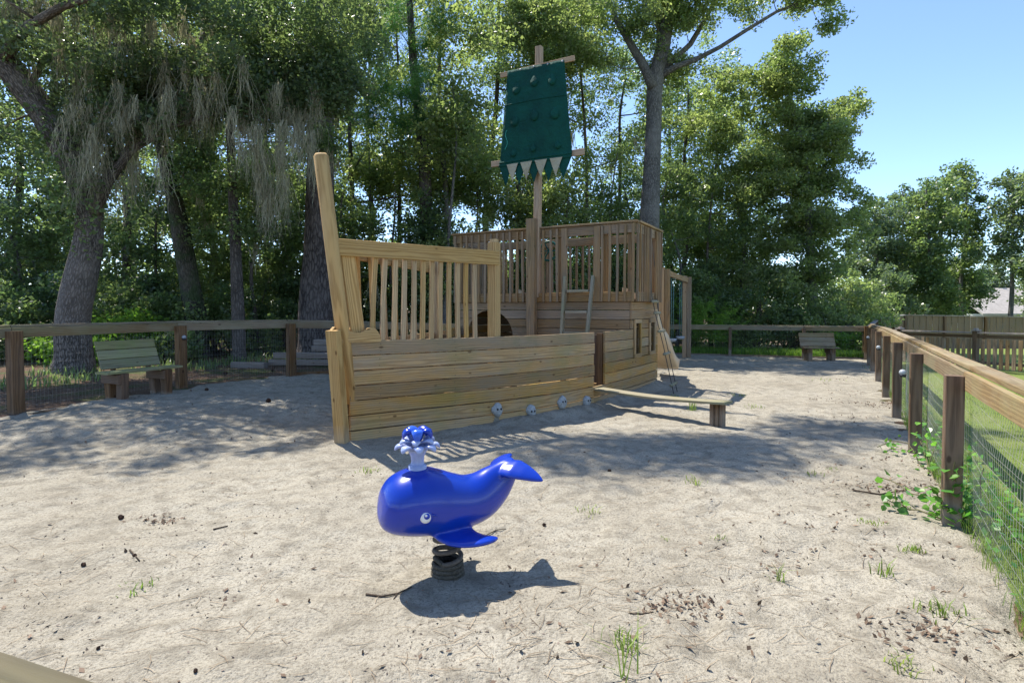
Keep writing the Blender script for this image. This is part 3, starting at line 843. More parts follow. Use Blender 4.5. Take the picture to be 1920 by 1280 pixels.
# hull gap posts
for tt in (GT[0]-.06, GT[1]+.01):
    board('gap_post', ship, S(tt, HB(tt)-.10, .1), S(tt, HB(tt)-.10, 1.23), .10, .09, A, M_GAP)
board('gap_side_board', ship, S(GT[1]+.01, HB(GT[1])-.20, .36), S(GT[1]+.01, HB(GT[1])-.20, 1.20), .10, .04, S_, M_GAP)
# ribs inside
for tt in (1.0, 2.2, 3.2, 5.0):
    for sd in (1, -1): board('rib', ship, S(tt, sd*(HB(tt, sd)-.10), 0), S(tt, sd*(HB(tt, sd)-.10), 1.2), .09, .04, S_, M_TOWER)
# decks
for i in range(10):
    w_ = -1.55 + i*.345
    t0 = next((t_ for t_ in [x*.1 for x in range(2, 54)] if HB(t_, 1 if w_ > 0 else -1) - .12 > abs(w_) + .17), 5.2)
    board('deck_board', ship, S(t0, w_, .33), S(TF-.03, w_, .33), .335, .036, S_, M_HULL)
for i in range(12):
    w_ = -1.88 + i*.342
    board('upper_deck_board', ship, S(TF+.03, w_, 1.83), S(7.07, w_, 1.83), .335, .036, S_, M_TOWER)

# front wall of the castle with an arched doorway
AC, AZ, AR = -1.16, 1.06, .57
def wall_piece(z0, z1, wa, wb, arch_end=None):
    """horizontal board between wa and wb; the end that meets the arch follows its curve"""
    n = 6; V = []; F = []; WC = []; oo = random.uniform(0, 50); oy = random.uniform(-.08, .08)
    for i in range(n+1):
        z = z0 + (z1-z0)*i/n
        hw = math.sqrt(max(0, AR*AR - (z-AZ)**2)) if z > AZ else AR
        if arch_end == 'r': e0, e1 = wa, AC - hw
        elif arch_end == 'l': e0, e1 = AC + hw, wb
        else: e0, e1 = wa, wb
        for w_, t_ in ((e0, TF), (e1, TF), (e1, TF+.038), (e0, TF+.038)):
            q = S(t_, w_, z); V.append(tuple(q)); WC.append((w_ + oo, z-z0+oy, t_-TF+.04))
    for i in range(n):
        for k in range(4): F.append((i*4+k, i*4+(k+1) % 4, (i+1)*4+(k+1) % 4, (i+1)*4+k))
    F.append((3, 2, 1, 0)); F.append(tuple(n*4+k for k in range(4)))
    mk('wall_board', V, F, M_TOWER, ship, None, False, WC)
rows = [(-.02 + RH*k, -.02 + RH*(k+1)) for k in range(9)] + [(1.636, 1.80)]
for (z0, z1) in rows:
    hwm = HB(TF) - .045
    if z0 < AZ + AR - .02 and z1 > .36:
        if z1 > AZ+AR:   # the arch top cuts this board
            zz = AZ+AR
            wall_piece(z0+G, zz-.001, -hwm, 0, 'r'); wall_piece(z0+G, zz-.001, 0, hwm, 'l'); wall_piece(zz, z1-G, -hwm, hwm)
        else:
            wall_piece(z0+G, z1-G, -hwm, 0, 'r'); wall_piece(z0+G, z1-G, 0, hwm, 'l')
    else: wall_piece(z0+G, z1-G, -hwm, hwm)
for (z0, z1) in rows:                        # rear wall
    board('wall_board', ship, S(7.07, -2.04, (z0+z1)/2), S(7.07, 2.04, (z0+z1)/2), z1-z0-.012, .036, Z, M_TOWER)

# rim board and rails of the upper deck
def rail_run(w0, t0, w1, t1, zc, wd, name, mat=M_TOWER, th=.038):
    return board(name, ship, S(t0, w0, zc), S(t1, w1, zc), wd, th, Z, mat)
TW = 2.03
rail_run(-TW, TF-.022, TW, TF-.022, 1.895, .185, 'rim_board'); rail_run(TW+.045, TF, 2.09+.045, 7.1, 1.895, .185, 'rim_board')
rail_run(-TW-.045, TF, -2.09-.045, 7.1, 1.895, .185, 'rim_board'); rail_run(-TW, 7.14, TW, 7.14, 1.895, .185, 'rim_board')
ZR = 3.20
rail_run(-TW-.05, TF-.022, .62, TF-.022, ZR, .185, 'top_rail'); rail_run(1.30, TF-.022, TW+.02, TF-.022, ZR, .185, 'top_rail'); rail_run(.622, TF-.022, 1.298, TF-.022, ZR, .185, 'top_rail')
rail_run(TW+.045, TF+.0, 2.09+.045, 7.1, ZR, .185, 'top_rail'); rail_run(-TW-.045, TF, -2.09-.045, 7.1, ZR, .185, 'top_rail'); rail_run(-TW, 7.14, TW, 7.14, ZR, .185, 'top_rail')
board('cap_rail', ship, S(TF-.03, -TW-.07, ZR+.115), S(TF-.03, TW+.08, ZR+.115), .12, .036, A, M_TOWER)
board('cap_rail', ship, S(TF+.035, TW+.05, ZR+.115), S(7.1, 2.09+.05, ZR+.115), .12, .036, S_, M_HULL)
for (w_, t_) in ((-1.94, TF+.06), (1.94, TF+.06), (-2.0, 7.04), (2.0, 7.04), (-1.0, TF+.06), (1.45, TF+.06), (.46, TF+.06), (-.7, 7.04), (.7, 7.04)):
    board('corner_post', ship, S(t_, w_, 1.85), S(t_, w_, ZR+.09), .09, .09, A, M_TOWER)
def bal(p0, p1, mat, bow=0.0, sz=.045):
    L = (p1-p0).length; tq = (L*.012)
    d_ = Vector((random.uniform(-tq, tq), random.uniform(-tq, tq), random.uniform(-.01, .01)))
    board('baluster', ship, p0, p1 + d_, sz, sz*.9, S_, mat, .003, 3, bow)
x = -TW + .02
while x < TW:
    if not (.56 < x < 1.36) and abs(x + .068) > .12:
        bal(S(TF-.064, x, 1.80), S(TF-.064, x, ZR+.07), M_TOWER, random.choice((0, .01, -.01)))
    x += .155
for w_ in (.62, 1.31):
    board('gate_board', ship, S(TF-.062, w_, 1.80), S(TF-.062, w_, ZR+.07), .125, .036, S_, M_TOWER)
for sd in (1, -1):
    t_ = TF + .03
    while t_ < 7.1:
        if not (6.27 < t_ < 6.62 and sd > 0):
            bal(S(t_, sd*(HB(t_)+.087), 1.80), S(t_, sd*(HB(t_)+.087), ZR+.07), M_TOWER if sd < 0 else M_TOWER)
        t_ += .125
x = -TW + .05
while x < TW:
    if not (1.1 < x < 1.9): bal(S(7.18, x, 1.80), S(7.18, x, ZR+.07), M_TOWER)
    x += .155

# ladder up to the gate
lad = board('ladder_rail', ship, S(4.93, .72, .40), S(TF-.12, .66, 2.30), .09, .055, A, M_LADDER)
board('ladder_rail', ship, S(4.93, 1.20, .40), S(TF-.12, 1.25, 2.30), .09, .055, A, M_LADDER)
for k in range(4):
    z = .78 + k*.41; u = (z-.40)/1.9; tt = 4.93 + (TF-.12-4.93)*u
    board('ladder_rung', ship, S(tt, .745, z), S(tt, 1.19, z), .10, .05, A, M_LADDER)

# mast, yards, sail
MW = -.068
board('mast_base', ship, S(TF-.16, MW, .3), S(TF-.16, MW, 3.50), .19, .14, S_, M_TOWER, .008)
mast = board('mast', ship, S(TF-.045, MW+.05, 1.9), S(TF-.12, MW+.15, 6.96), .13, .13, S_, M_MAST, .01, 4, .012)
sf = TF - .20
board('yard', ship, S(sf, MW-.70, 6.52), S(sf, MW+.95, 6.54), .10, .036, Z, M_MAST)
board('yard', ship, S(sf+.045, MW-.95, 4.72), S(sf+.045, MW+1.14, 4.72), .12, .036, Z, M_MAST)
def sail_pt(u, v, off=0.0):
    """u across 0..1, v down 0..1"""
    wl = MW - .52 - .18*v; wr = MW + .74 + .17*v
    w_ = wl + (wr-wl)*u; zt = 6.57 - .03*u; zb = 4.60 + .02*u
    z = zt + (zb-zt)*v
    bulge = .06*math.sin(math.pi*v)*math.sin(math.pi*u) + .012*math.sin(9*u + 3*v)*v + .008*math.sin(17*u)*math.sin(5*v+2*u) + .02*v*math.sin(4*u+1)
    if v > .93: bulge += .05*(v-.93)/.07
    return S(sf - .03 - bulge - off, w_, z)
nu, nv = 24, 36
V = []; F = []
for lay in (0.0, -.006):
    for j in range(nv+1):
        for i in range(nu+1): V.append(tuple(sail_pt(i/nu, j/nv, lay)))
n1 = (nu+1)*(nv+1)
for j in range(nv):
    for i in range(nu):
        a_ = j*(nu+1)+i; F.append((a_, a_+nu+1, a_+nu+2, a_+1)); F.append((n1+a_, n1+a_+1, n1+a_+nu+2, n1+a_+nu+1))
for i in range(nu):
    F.append((i, i+1, n1+i+1, n1+i)); b_ = nv*(nu+1)+i; F.append((b_, n1+b_, n1+b_+1, b_+1))
for j in range(nv):
    a_ = j*(nu+1); F.append((a_, n1+a_, n1+a_+nu+1, a_+nu+1)); c_ = a_+nu; F.append((c_, c_+nu+1, n1+c_+nu+1, n1+c_))
sail = mk('sail', V, F, M_SAIL, ship, None, True)
# seam band, foot roll, flaps
for (v0, dv, of, nm) in ((.36, .016, .012, 'sail_seam'), (.955, .03, .022, 'sail_hem')):
    V, F, WC = tube_geo([sail_pt(i/16, v0, .004) for i in range(17)], [dv*.7]*17, 6); mk(nm, V, F, M_SAIL, sail, None, True)
for r_, vv in enumerate((.175, .52, .84)):
    for c_, uu in enumerate((.19, .50, .81)):
        V = []; F = []
        uu2 = uu + random.uniform(-.02, .02); vv2 = vv + random.uniform(-.015, .015) + (.02 if c_ == 0 else 0); n = 12
        sm = .7 if r_ == 2 else 1
        for ring_, (sc, of) in enumerate(((1.0, -.003), (.95, .034), (.6, .056), (.12, .06))):
            for k in range(n):
                a_ = 2*math.pi*k/n; px_ = math.sin(a_)*.068*sc*sm*(1.0 - .7*max(0, math.cos(a_))); pv = -math.cos(a_)*.085*sc*sm
                droop = 1 + .9*max(0, -math.cos(a_))*.6
                V.append(tuple(sail_pt(uu2 + px_*.95, vv2 + pv*.8, of*((.1 + 1.0*(1 - math.cos(a_)*min(1, sc*1.3))/2) if sc < 1 else 1))))
        for q in range(3):
            for k in range(n): F.append((q*n+k, q*n+(k+1) % n, (q+1)*n+(k+1) % n, (q+1)*n+k))
        F.append(tuple(3*n+k for k in range(n)))
        mk('sail_flap', V, F, M_SAIL, sail, None, True)
V, F, WC = tube_geo([sail_pt(.075 - .02*math.sin(i), .62 + i*.028, .003) for i in range(8)], .007, 4); mk('torn_tape', V, F, M_STITCH, sail)
for uu in (.24, .48, .72, .97):
    lathe('grommet', sail, [(.012, 0), (.02, .004), (.02, .012), (.008, .016)], sail_pt(uu, .012, .0), M_LAMPW, 8, Matrix.Rotation(math.atan2(-A.y, -A.x), 4, 'Z') @ Matrix.Rotation(R(90), 4, 'Y'))
def tooth(uc, wd, ln, mat, of, zoff=0.0):
    pts = [sail_pt(uc-wd, .985, of), sail_pt(uc+wd, .985, of)]
    tip = sail_pt(uc + random.uniform(-.01, .01), .985, of) - Z*ln - A*random.uniform(0, .03)
    n_ = -A
    V = [tuple(p + n_*o_ + Z*zoff) for o_ in (0, .006) for p in (pts[0], pts[1], tip*.5 + pts[1]*.5 + n_*.012, tip, tip*.5 + pts[0]*.5 + n_*.012)]
    mk('pennant', V, [(0,1,2,3,4), (9,8,7,6,5), (0,5,6,1), (1,6,7,2), (2,7,8,3), (3,8,9,4), (4,9,5,0)], mat, sail)
for k in range(5): tooth(.10 + .20*k, .098, .44, M_SAIL, -.02)
for k in range(4): tooth(.20 + .20*k, .082, .37, M_PEN, .012)

# steering wheel on the upper deck
wh = thing('steering_wheel', tuple(S(TF+.3, .10, 2.9)), 'green steering wheel behind the mast on the upper deck', 'steering wheel')
V = []; F = []
cw = S(TF+.32, .10, 2.88); nM, nm_ = 28, 8
for i in range(nM):
    a_ = 2*math.pi*i/nM; rd = S_*math.cos(a_) + Z*math.sin(a_)
    for k in range(nm_):
        b_ = 2*math.pi*k/nm_; V.append(tuple(cw + rd*(.20 + .022*math.cos(b_)) + A*.022*math.sin(b_)))
for i in range(nM):
    for k in range(nm_): F.append((i*nm_+k, i*nm_+(k+1) % nm_, ((i+1) % nM)*nm_+(k+1) % nm_, ((i+1) % nM)*nm_+k))
mk('wheel_rim', V, F, M_GREENP, wh, None, True)
V, F, WC = [], [], []
for k in range(3):
    a_ = math.pi*k/3; rd = S_*math.cos(a_) + Z*math.sin(a_); tube_geo([cw - rd*.19, cw + rd*.19], .014, 6, False, V, F, WC)
mk('wheel_spokes', V, F, M_GREENP, wh, None, True)
board('wheel_post', wh, S(TF+.36, .10, 1.85), S(TF+.36, .10, 2.95), .07, .05, S_, M_TOWER)
# pale side flanges of the slides seen through the balusters
for w_ in (-1.25, -.05, 1.35):
    V2 = [(0, 0), (.42, 0), (.36, .10), (.2, .19), (.07, .26), (.0, .27)]
    p = S(6.95, w_, 1.86); extrude_poly('slide_flange', ship, V2, .03, frame(p, p + S_, Z), M_SLIDE)

# bow: stem, leaning bow post, rails, balusters, carved boards
stem_top = S(-.19, 0, 1.40)
board('stem', ship, S(-.04, 0, -.25), stem_top, .17, .10, S_, M_BOW, .008, 4, .01)
bp0, bp1 = S(.10, 0, .5), S(-.36, 0, 3.44)
bow_dir = (bp1 - bp0).normalized()
V, F, WC = tube_geo([bp0, bp0 + bow_dir*1.4, bp1 - bow_dir*.03, bp1], [.085, .085, .082, .06], 16); mk('bow_post', V, F, M_BOW, ship, None, True, WC)
for sd in (1, -1):
    r0 = S(-.17, sd*.045, 2.385); r1 = S(1.88, 1.085, 2.375) if sd > 0 else S(2.75, -.66, 2.36)
    board('bow_rail', ship, r0, r1, .20, .040, Z, M_BOW, .006)
    pp = S(1.90, 1.0, 0) if sd > 0 else S(2.72, -.58, 0)
    board('bow_rail_post', ship, pp + Z*.5, pp + Z*2.60, .14, .14, S_, M_BOW, .01)
    cap = [( -.07, 0), (.07, 0), (.07, .005), (.045, .055), (-.045, .055), (-.07, .005)]
    board('post_cap', ship, pp + Z*2.598, pp + Z*2.645, .12, .12, S_, M_BOW, .036)
    dd = (r1 - r0); Lr = dd.length; dd.normalize(); inn = Vector((-dd.y, dd.x, 0))*sd
    nb = 12 if sd > 0 else 8
    sst = .50
    send = 1.92 if sd > 0 else 2.75
    for i in range(nb):
        s = sst + i*(send-sst)/(nb-1)
        q = r0 + dd*s + inn*.045
        tq_ = (q - O).dot(A); qq = S(max(.12, tq_), sd*(HB(max(.12, tq_), sd) - .05)); qq.z = 0
        if abs((qq - Vector((pp.x, pp.y, 0))).length) < .11: continue
        L0 = 1.05
        board('baluster', ship, qq + Z*1.08, Vector((q.x, q.y, 2.36 + random.uniform(-.02, .02))), .058, .042, dd, M_BOW, .003, 4, random.choice((0, .012, -.012, .006)))
    if sd > 0: board('bow_brace', ship, S(.21, sd*.07, 1.0), S(-.03, sd*.075, 2.34), .17, .038, dd, M_BOW, .006)
    # carved wave board at the front of the bulwark
    poly = [(-.19, -.05), (.30, -.05), (.30, .0), (.27, .07), (.23, .115), (.19, .13), (.14, .12), (.09, .085), (.04, .065), (-.02, .065), (-.07, .085), (-.12, .10), (-.19, .075)] if sd > 0 else \
           [(-.26, -.05), (.30, -.05), (.30, .0), (.27, .07), (.23, .115), (.19, .13), (.14, .12), (.09, .085), (.04, .065), (-.02, .065), (-.12, .11), (-.2, .14), (-.26, .10)]
    p = S(.07, sd*(HB(.07, sd)+.03), 1.30); tx = (S(.6, sd*HB(.6, sd)) - S(0, sd*HB(0, sd))).normalized()
    extrude_poly('carved_board', ship, poly, .036, frame(p, p + tx, Z), M_BOW)

# climbing holds on the hull
def hold_on_hull(px, py):
    lo, hi = .3, 6.9
    for _ in range(40):
        m_ = (lo+hi)/2; q = S(m_, HB(m_)); (lo, hi) = (m_, hi) if q.x/q.y < (px-960)/1050 else (lo, m_)
    q = S(m_, HB(m_)); z = 1.65 - (py-578)/(1050/q.y); return m_, z
for i, (px, py) in enumerate(((931, 766), (994, 770), (1052, 752), (1099, 750))):
    m_, z = hold_on_hull(px, py); g_ = np.random.default_rng(i+40); n = 14; V = []; F = []
    sl = (HB(m_+.05)-HB(m_-.05))/.1; nn = (S_ - A*sl).normalized(); tx = Z.cross(nn); c = S(m_, HB(m_), z)
    shape = [1 + .22*g_.normal() for _ in range(n)]; shape = [(shape[k]+shape[k-1]+shape[(k+1) % n])/3 for k in range(n)]
    for sc, of in ((.95, 0), (1.0, .02), (.85, .05), (.5, .068), (.12, .07)):
        for k in range(n):
            a_ = 2*math.pi*k/n; V.append(tuple(c + nn*of + (tx*math.cos(a_)*.100 + Z*math.sin(a_)*(.092 - .02*math.cos(2*a_)))*sc*shape[k]))
    for q in range(4):
        for k in range(n): F.append((q*n+k, q*n+(k+1) % n, (q+1)*n+(k+1) % n, (q+1)*n+k))
    F.append(tuple(4*n+k for k in range(n)))
    ho_ = mk('climbing_hold', V, F, M_HOLD, ship, None, True)
    rot = Matrix(((tx.x, Z.x, nn.x, 0), (tx.y, Z.y, nn.y, 0), (tx.z, Z.z, nn.z, 0), (0, 0, 0, 1)))
    for dx in (-.03, .03):
        lathe('bolt', ho_, [(.016, .0), (.016, .012), (.007, .014)], c + nn*.062 + tx*dx + Z*.012, M_BOLT, 10, rot)
    gr = np.random.default_rng(i+60); Vr_, Fr_ = [], []
    for q in range(9):
        u = q/8; zz = z - .06 - u*(z-.06-.02); hw = .02 + .05*u + gr.uniform(-.008, .008)
        for dx in (-hw, 0, hw): Vr_.append(tuple(c + Z*(zz - z) + tx*(dx + gr.normal()*.004) + nn*(.002 + (.012*u*u if dx == 0 else 0))))
    for q in range(8):
        for k in (0, 1): Fr_.append((q*3+k, q*3+k+1, q*3+4+k, q*3+3+k))
    mk('sand_trail', Vr_, Fr_, M_SAND, ship, None, True)
# nail heads on the planks (joined: far too small to pick apart)
V, F = [], []
for (tt) in (.35, 1.25, 2.2, 3.2, 3.82, 4.4, 5.4, 6.25):
    for k in range(7):
        for q in (.05, .135):
            z = z_rows[k][1] - q; t2 = tt + random.uniform(-.01, .01)
            if z > .66 and any(a_-.06 < t2 < b_+.06 for a_, b_ in WIN): continue
            c = S(t2, HB(t2)+.0012, z); sl = (HB(t2+.05)-HB(t2-.05))/.1; nn = (S_ - A*sl).normalized(); tx = Z.cross(nn); b0 = len(V)
            V += [tuple(c + tx*math.cos(a_)*.006 + Z*math.sin(a_)*.006) for a_ in [math.pi*j/3 for j in range(6)]]; F.append(tuple(range(b0, b0+6)))
o = mk('nail_heads', V, F, M_NAIL, ship); o['kind'] = 'stuff'

# rope ladder on the starboard side
rt = [S(6.46, 2.16, 1.92), S(6.40, 2.25, 1.55), S(6.25, 2.44, .95), S(6.02, 2.70, .03)]
for dw in (-.16, .16):
    tube('rope', ship, [p + A*dw for p in rt], .008, M_ROPE, 5)
    tube('rope', ship, [S(6.46 + dw, 2.06, 3.12), S(6.46 + dw, 2.14, 2.5), rt[0] + A*dw], .008, M_ROPE, 5)
for k in range(5):
    u = .10 + k*.21; i = min(2, int(u*3)); f_ = u*3 - i; p = rt[i].lerp(rt[i+1], f_)
    tube('rope_rung', ship, [p - A*.24, p + A*.24], .03, M_LADDER, 8)
# slide behind the castle
sl0, sl1 = S(7.2, 1.62, 1.80), S(9.15, 1.86, .22); sdv = (sl1-sl0)
V = []; F = []; n = 16
for i in range(n+1):
    u = i/n; c = sl0.lerp(sl1, u); c.z = .22 + 1.6*(1-u)**1.15 + .03*math.sin(u*12)
    if u > .85: c.z = max(c.z, .2)
    for (w_, z) in ((-.30, .16), (-.26, .17), (-.22, .02), (.22, .02), (.26, .17), (.30, .16), (.26, -.03), (-.26, -.03)):
        q = c + S_*w_; V.append((q.x, q.y, q.z + z*(1+.25*math.sin(u*14))))
for i in range(n):
    for k in range(8): F.append((i*8+k, i*8+(k+1) % 8, (i+1)*8+(k+1) % 8, (i+1)*8+k))
F.append(tuple(range(7, -1, -1))); F.append(tuple(n*8+k for k in range(8)))
mk('slide', V, F, M_SLIDE, ship, None, True)

# ------------------------------------------------------------------ swing frame behind the ship
sw0 = Vector((4.30, 15.8, 0)); sw1 = Vector((6.15, 19.7, 0)); sd_ = (sw1-sw0).normalized(); sn = Vector((-sd_.y, sd_.x, 0))
fr = thing('swing_frame', ((sw0.x+sw1.x)/2, (sw0.y+sw1.y)/2, 0), 'wooden swing frame with two swings standing right of the ship', 'swing set')
for p in (sw0, sw1):
    zz = hz(p.x, p.y)
    for dw in (-.075, .075): board('post', fr, p + sn*dw + Z*(zz-.2), p + sn*dw + Z*(2.80 + dw*.3), .14, .12, sn, M_MAST if dw > 0 else M_TOWER, .008)
board('beam', fr, sw0 - sd_*.02 + Z*2.70, sw1 + sd_*.02 + Z*2.66, .16, .09, Z, M_MAST, .006)
for s in (1.3, 2.9):
    sw = None
    c = sw0 + sd_*s
    V = []; F = []
    zs = .66
    for (rr_, z) in ((.02, 0), (.09, .01), (.13, .05), (.14, .10), (.125, .105), (.115, .05), (.08, .03), (.02, .025)):
        for k in range(14):
            a_ = 2*math.pi*k/14; q = c + Vector((math.cos(a_)*rr_, math.sin(a_)*rr_*.8, zs + z)); V.append(tuple(q))
    for q in range(7):
        for k in range(14): F.append((q*14+k, q*14+(k+1) % 14, (q+1)*14+(k+1) % 14, (q+1)*14+k))
    sw = mk('swing_seat', V, F, M_LAMPW, fr, None, True)
    for dv in (-.2, .2):
        tube('swing_chain', fr, [c + sd_*dv*.8 + Z*(zs+.13), c + sd_*dv + Z*2.63], .011, M_CHAIN, 5)

# ------------------------------------------------------------------ balance plank
bq0 = S(4.02, HB(4.02)+.03, .30); leg = Vector((2.92, 7.92, 0)); bq1 = leg + (leg - Vector((bq0.x, bq0.y, 0))).normalized()*.16 + Z*.345
bb = thing('balance_plank', (leg.x, leg.y, 0), 'long grey balance plank on one post running out from the hull', 'balance beam')
L = (bq1-bq0).length; n = 10; V = []; F = []; WC = []; dx = (bq1-bq0).normalized(); dy = Z.cross(dx).normalized()
for i in range(n+1):
    u = i/n; c = bq0.lerp(bq1, u) + Z*(-.035*math.sin(math.pi*u))
    for (w_, z) in ((-.12, -.018), (.12, -.018), (.124, .014), (.118, .019), (-.118, .019), (-.124, .014)): q = c + dy*w_ + Z*z; V.append(tuple(q)); WC.append((u*L, w_ + .02, z+.03))
for i in range(n):
    for k in range(6): F.append((i*6+k, i*6+(k+1) % 6, (i+1)*6+(k+1) % 6, (i+1)*6+k))
F.append(tuple(range(5, -1, -1))); F.append(tuple(n*6+k for k in range(6)))
mk('plank', V, F, M_LADDER, bb, None, False, WC)
for d_ in (-.06, .0, .06): board('leg', bb, leg + dx*d_*.9 + dy*d_*.6 - Z*.2, leg + dx*d_*.9 + dy*d_*.6 + Z*.322, .05, .10, dx, M_POST)

# ------------------------------------------------------------------ benches
def bench(label, c, u, gz_, slat_m, leg_m, group, sh=.62, bh=.47, bo=-.04):
    """u runs along the seat; the back stands on the left-hand side of u"""
    u = Vector(u).normalized(); v = Vector((-u.y, u.x, 0))           # towards the back
    b_ = thing('park_bench', (c.x, c.y, gz_), label, 'bench', group)
    for i in range(2):
        q = c + v*(-.10 + i*.155) + Z*(gz_ + .45); board('seat_slat', b_, q - u*sh, q + u*sh, .148, .036, v, slat_m)
    for i in range(3):
        z = gz_ + .56 + i*.148; off = v*(.15 + (z-gz_-.5)*.40); q = c + off + Z*z + u*bo
        board('back_slat', b_, q - u*bh, q + u*bh, .150, .034, (v*.37 + Z*.93), slat_m)
    for sx in (-.36, .36):
        e = c + u*sx
        board('leg', b_, e - v*.11 + Z*(gz_-.15), e - v*.13 + Z*(gz_+.428), .14, .12, v, leg_m, .01)
        board('leg', b_, e + v*.14 + Z*(gz_-.15), e + v*.20 + Z*(gz_+.40), .14, .12, v, leg_m, .01)
        board('back_support', b_, e + u*(.075 if sx < 0 else -.075) + v*.17 + Z*(gz_+.3), e + u*(.075 if sx < 0 else -.075) + v*.405 + Z*(gz_+.93), .09, .036, v, leg_m)
        board('cross_piece', b_, e - u*.085 - v*.19 + Z*(gz_+.34), e - u*.085 + v*.25 + Z*(gz_+.34), .14, .036, Z, leg_m)
bench('mossy green slatted bench on stout legs by the left fence', Vector((-6.12, 9.2, 0)), (.40, .92, 0), hz(-6.1, 9.2)+.0, M_BENCH, M_BENCHLEG, 'slatted benches beside the fences')
bench('pale slatted bench in front of the far fence', Vector((10.18, 18.5, 0)), (1.0, -.10, 0), hz(10.2, 18.5), M_RAIL, M_POST, 'slatted benches beside the fences', .56, .56, 0)

# landscape timbers stacked as steps behind the left fence
st = thing('timber_steps', (-4.9, 14.2, hz(-4.9, 14.2)), 'grey landscape timbers stacked as low steps behind the left fence', 'steps')
sb = hz(-5, 14.2)
for (x0, x1, y, z) in ((-7.0, -6.1, 14.0, .05), (-6.15, -4.2, 14.2, .10), (-6.05, -4.2, 14.25, .27), (-5.2, -3.9, 14.6, .42), (-5.15, -3.9, 14.62, .58)):
    board('timber', st, (x0, y, sb + z), (x1, y - .15, sb + z), .15, .16, Z, M_TIMBER, .015)

# ------------------------------------------------------------------ the blue whale spring rocker
wc_ = Vector((-.40, 3.44, 0)); yaw = R(27)
wb = Vector((math.cos(yaw), math.sin(yaw), 0)); wn_ = Vector((math.sin(yaw), -math.cos(yaw), 0))   # aft, near side
def WP(l, n_, z): return wc_ + wb*l + wn_*n_ + Z*z
whale = thing('whale_rocker', tuple(wc_), 'glossy blue plastic whale rocker on a coiled spring in the foreground', 'spring rider')
K = 1/306/.90
def L_(px): return (px-838)*K
def Zp(py): return (1090-py)/306
sec = [  # px, py centre, half height, half width, tilt of the section
 (722, 944, .050, .055, -.1), (727, 943, .112, .115, -.05), (742, 940, .160, .168, 0), (765, 938, .190, .195, 0), (795, 939, .204, .208, 0), (825, 945, .192, .200, 0), (852, 949, .172, .180, .08),
 (880, 951, .156, .152, .22), (905, 944, .145, .125, .40), (928, 928, .126, .095, .55), (944, 914, .100, .072, .62), (956, 903, .078, .058, .55), (967, 897, .058, .048, .35)]
V = []; F = []; n = 56
_s = np.array(sec); _u = np.arange(len(sec)); _q = np.linspace(0, len(sec)-1, 70)
def _cr(col):
    out = []
    for q in _q:
        i = min(int(q), len(sec)-2); f_ = q-i; p = [col[max(i-1, 0)], col[i], col[i+1], col[min(i+2, len(sec)-1)]]
        out.append(.5*(2*p[1] + (p[2]-p[0])*f_ + (2*p[0]-5*p[1]+4*p[2]-p[3])*f_**2 + (3*p[1]-p[0]-3*p[2]+p[3])*f_**3))
    return out
fine = list(zip(*[_cr(_s[:, k]) for k in range(5)]))
for (px, py, hh_, hw_, tl) in fine:
    c = WP(L_(px), 0, Zp(py)); ax = (Z*math.cos(tl) - wb*math.sin(tl))
    for k in range(n):
        a_ = 2*math.pi*k/n; ca, sa = math.cos(a_), math.sin(a_)
        e = .92; x_ = math.copysign(abs(ca)**e, ca); y_ = math.copysign(abs(sa)**e, sa)
        V.append(tuple(c + wn_*x_*max(hw_, .004) + ax*y_*max(hh_, .004)))
for i in range(len(fine)-1):
    for k in range(n): F.append((i*n+k, i*n+(k+1) % n, (i+1)*n+(k+1) % n, (i+1)*n+k))
F.append(tuple(range(n-1, -1, -1))); F.append(tuple((len(fine)-1)*n+k for k in range(n)))
def loft(cs, V, F, n=12):
    """cs: (centre, half-width vector, half-thickness vector)"""
    b0 = len(V)
    for c, a_, b_ in cs:
        for k in range(n):
            q = 2*math.pi*k/n; V.append(tuple(c + a_*math.cos(q) + b_*math.sin(q)))
    m = len(cs)
    for i in range(m-1):
        for k in range(n): F.append((b0+i*n+k, b0+i*n+(k+1) % n, b0+(i+1)*n+(k+1) % n, b0+(i+1)*n+k))
    F.append(tuple(b0+k for k in range(n-1, -1, -1))); F.append(tuple(b0+(m-1)*n+k for k in range(n)))
for sd in (1, -1):
    # pectoral fin: a flat paddle swept back
    cs = []
    for (l, n_, z, wl, th) in ((-.03, .06, .335, .13, .050), (.0, .13, .305, .125, .036), (.03, .19, .292, .115, .028), (.07, .235, .288, .105, .024), (.115, .265, .288, .095, .022), (.15, .285, .29, .078, .018), (.172, .296, .292, .05, .013), (.182, .302, .293, .02, .009)):
        cs.append((WP(l, sd*n_, z), wb*wl + wn_*sd*(-.35)*wl, Z*th + wb*.0))
    loft(cs, V, F)
    # tail fluke lobes
    cs = []
    for (l, n_, z, wl, th) in ((.365, -.015, .70, .068, .032), (.385, .05, .712, .078, .028), (.42, .10, .712, .085, .032), (.465, .155, .697, .066, .026), (.515, .21, .674, .038, .018), (.542, .245, .658, .011, .010)):
        cs.append((WP(l, sd*n_, z - .078 + (.012 if sd < 0 else 0)), (wb*.82 + Z*.45)*wl + wn_*sd*(-.42)*wl, (Z*.85 - wb*.45)*th))
    loft(cs, V, F)
body = mk('body', V, F, M_BLUE, whale, None, True)
rm = body.modifiers.new('remesh', 'REMESH'); rm.mode = 'VOXEL'; rm.voxel_size = .0075; rm.use_smooth_shade = True
sm = body.modifiers.new('smooth', 'SMOOTH'); sm.factor = .6; sm.iterations = 10
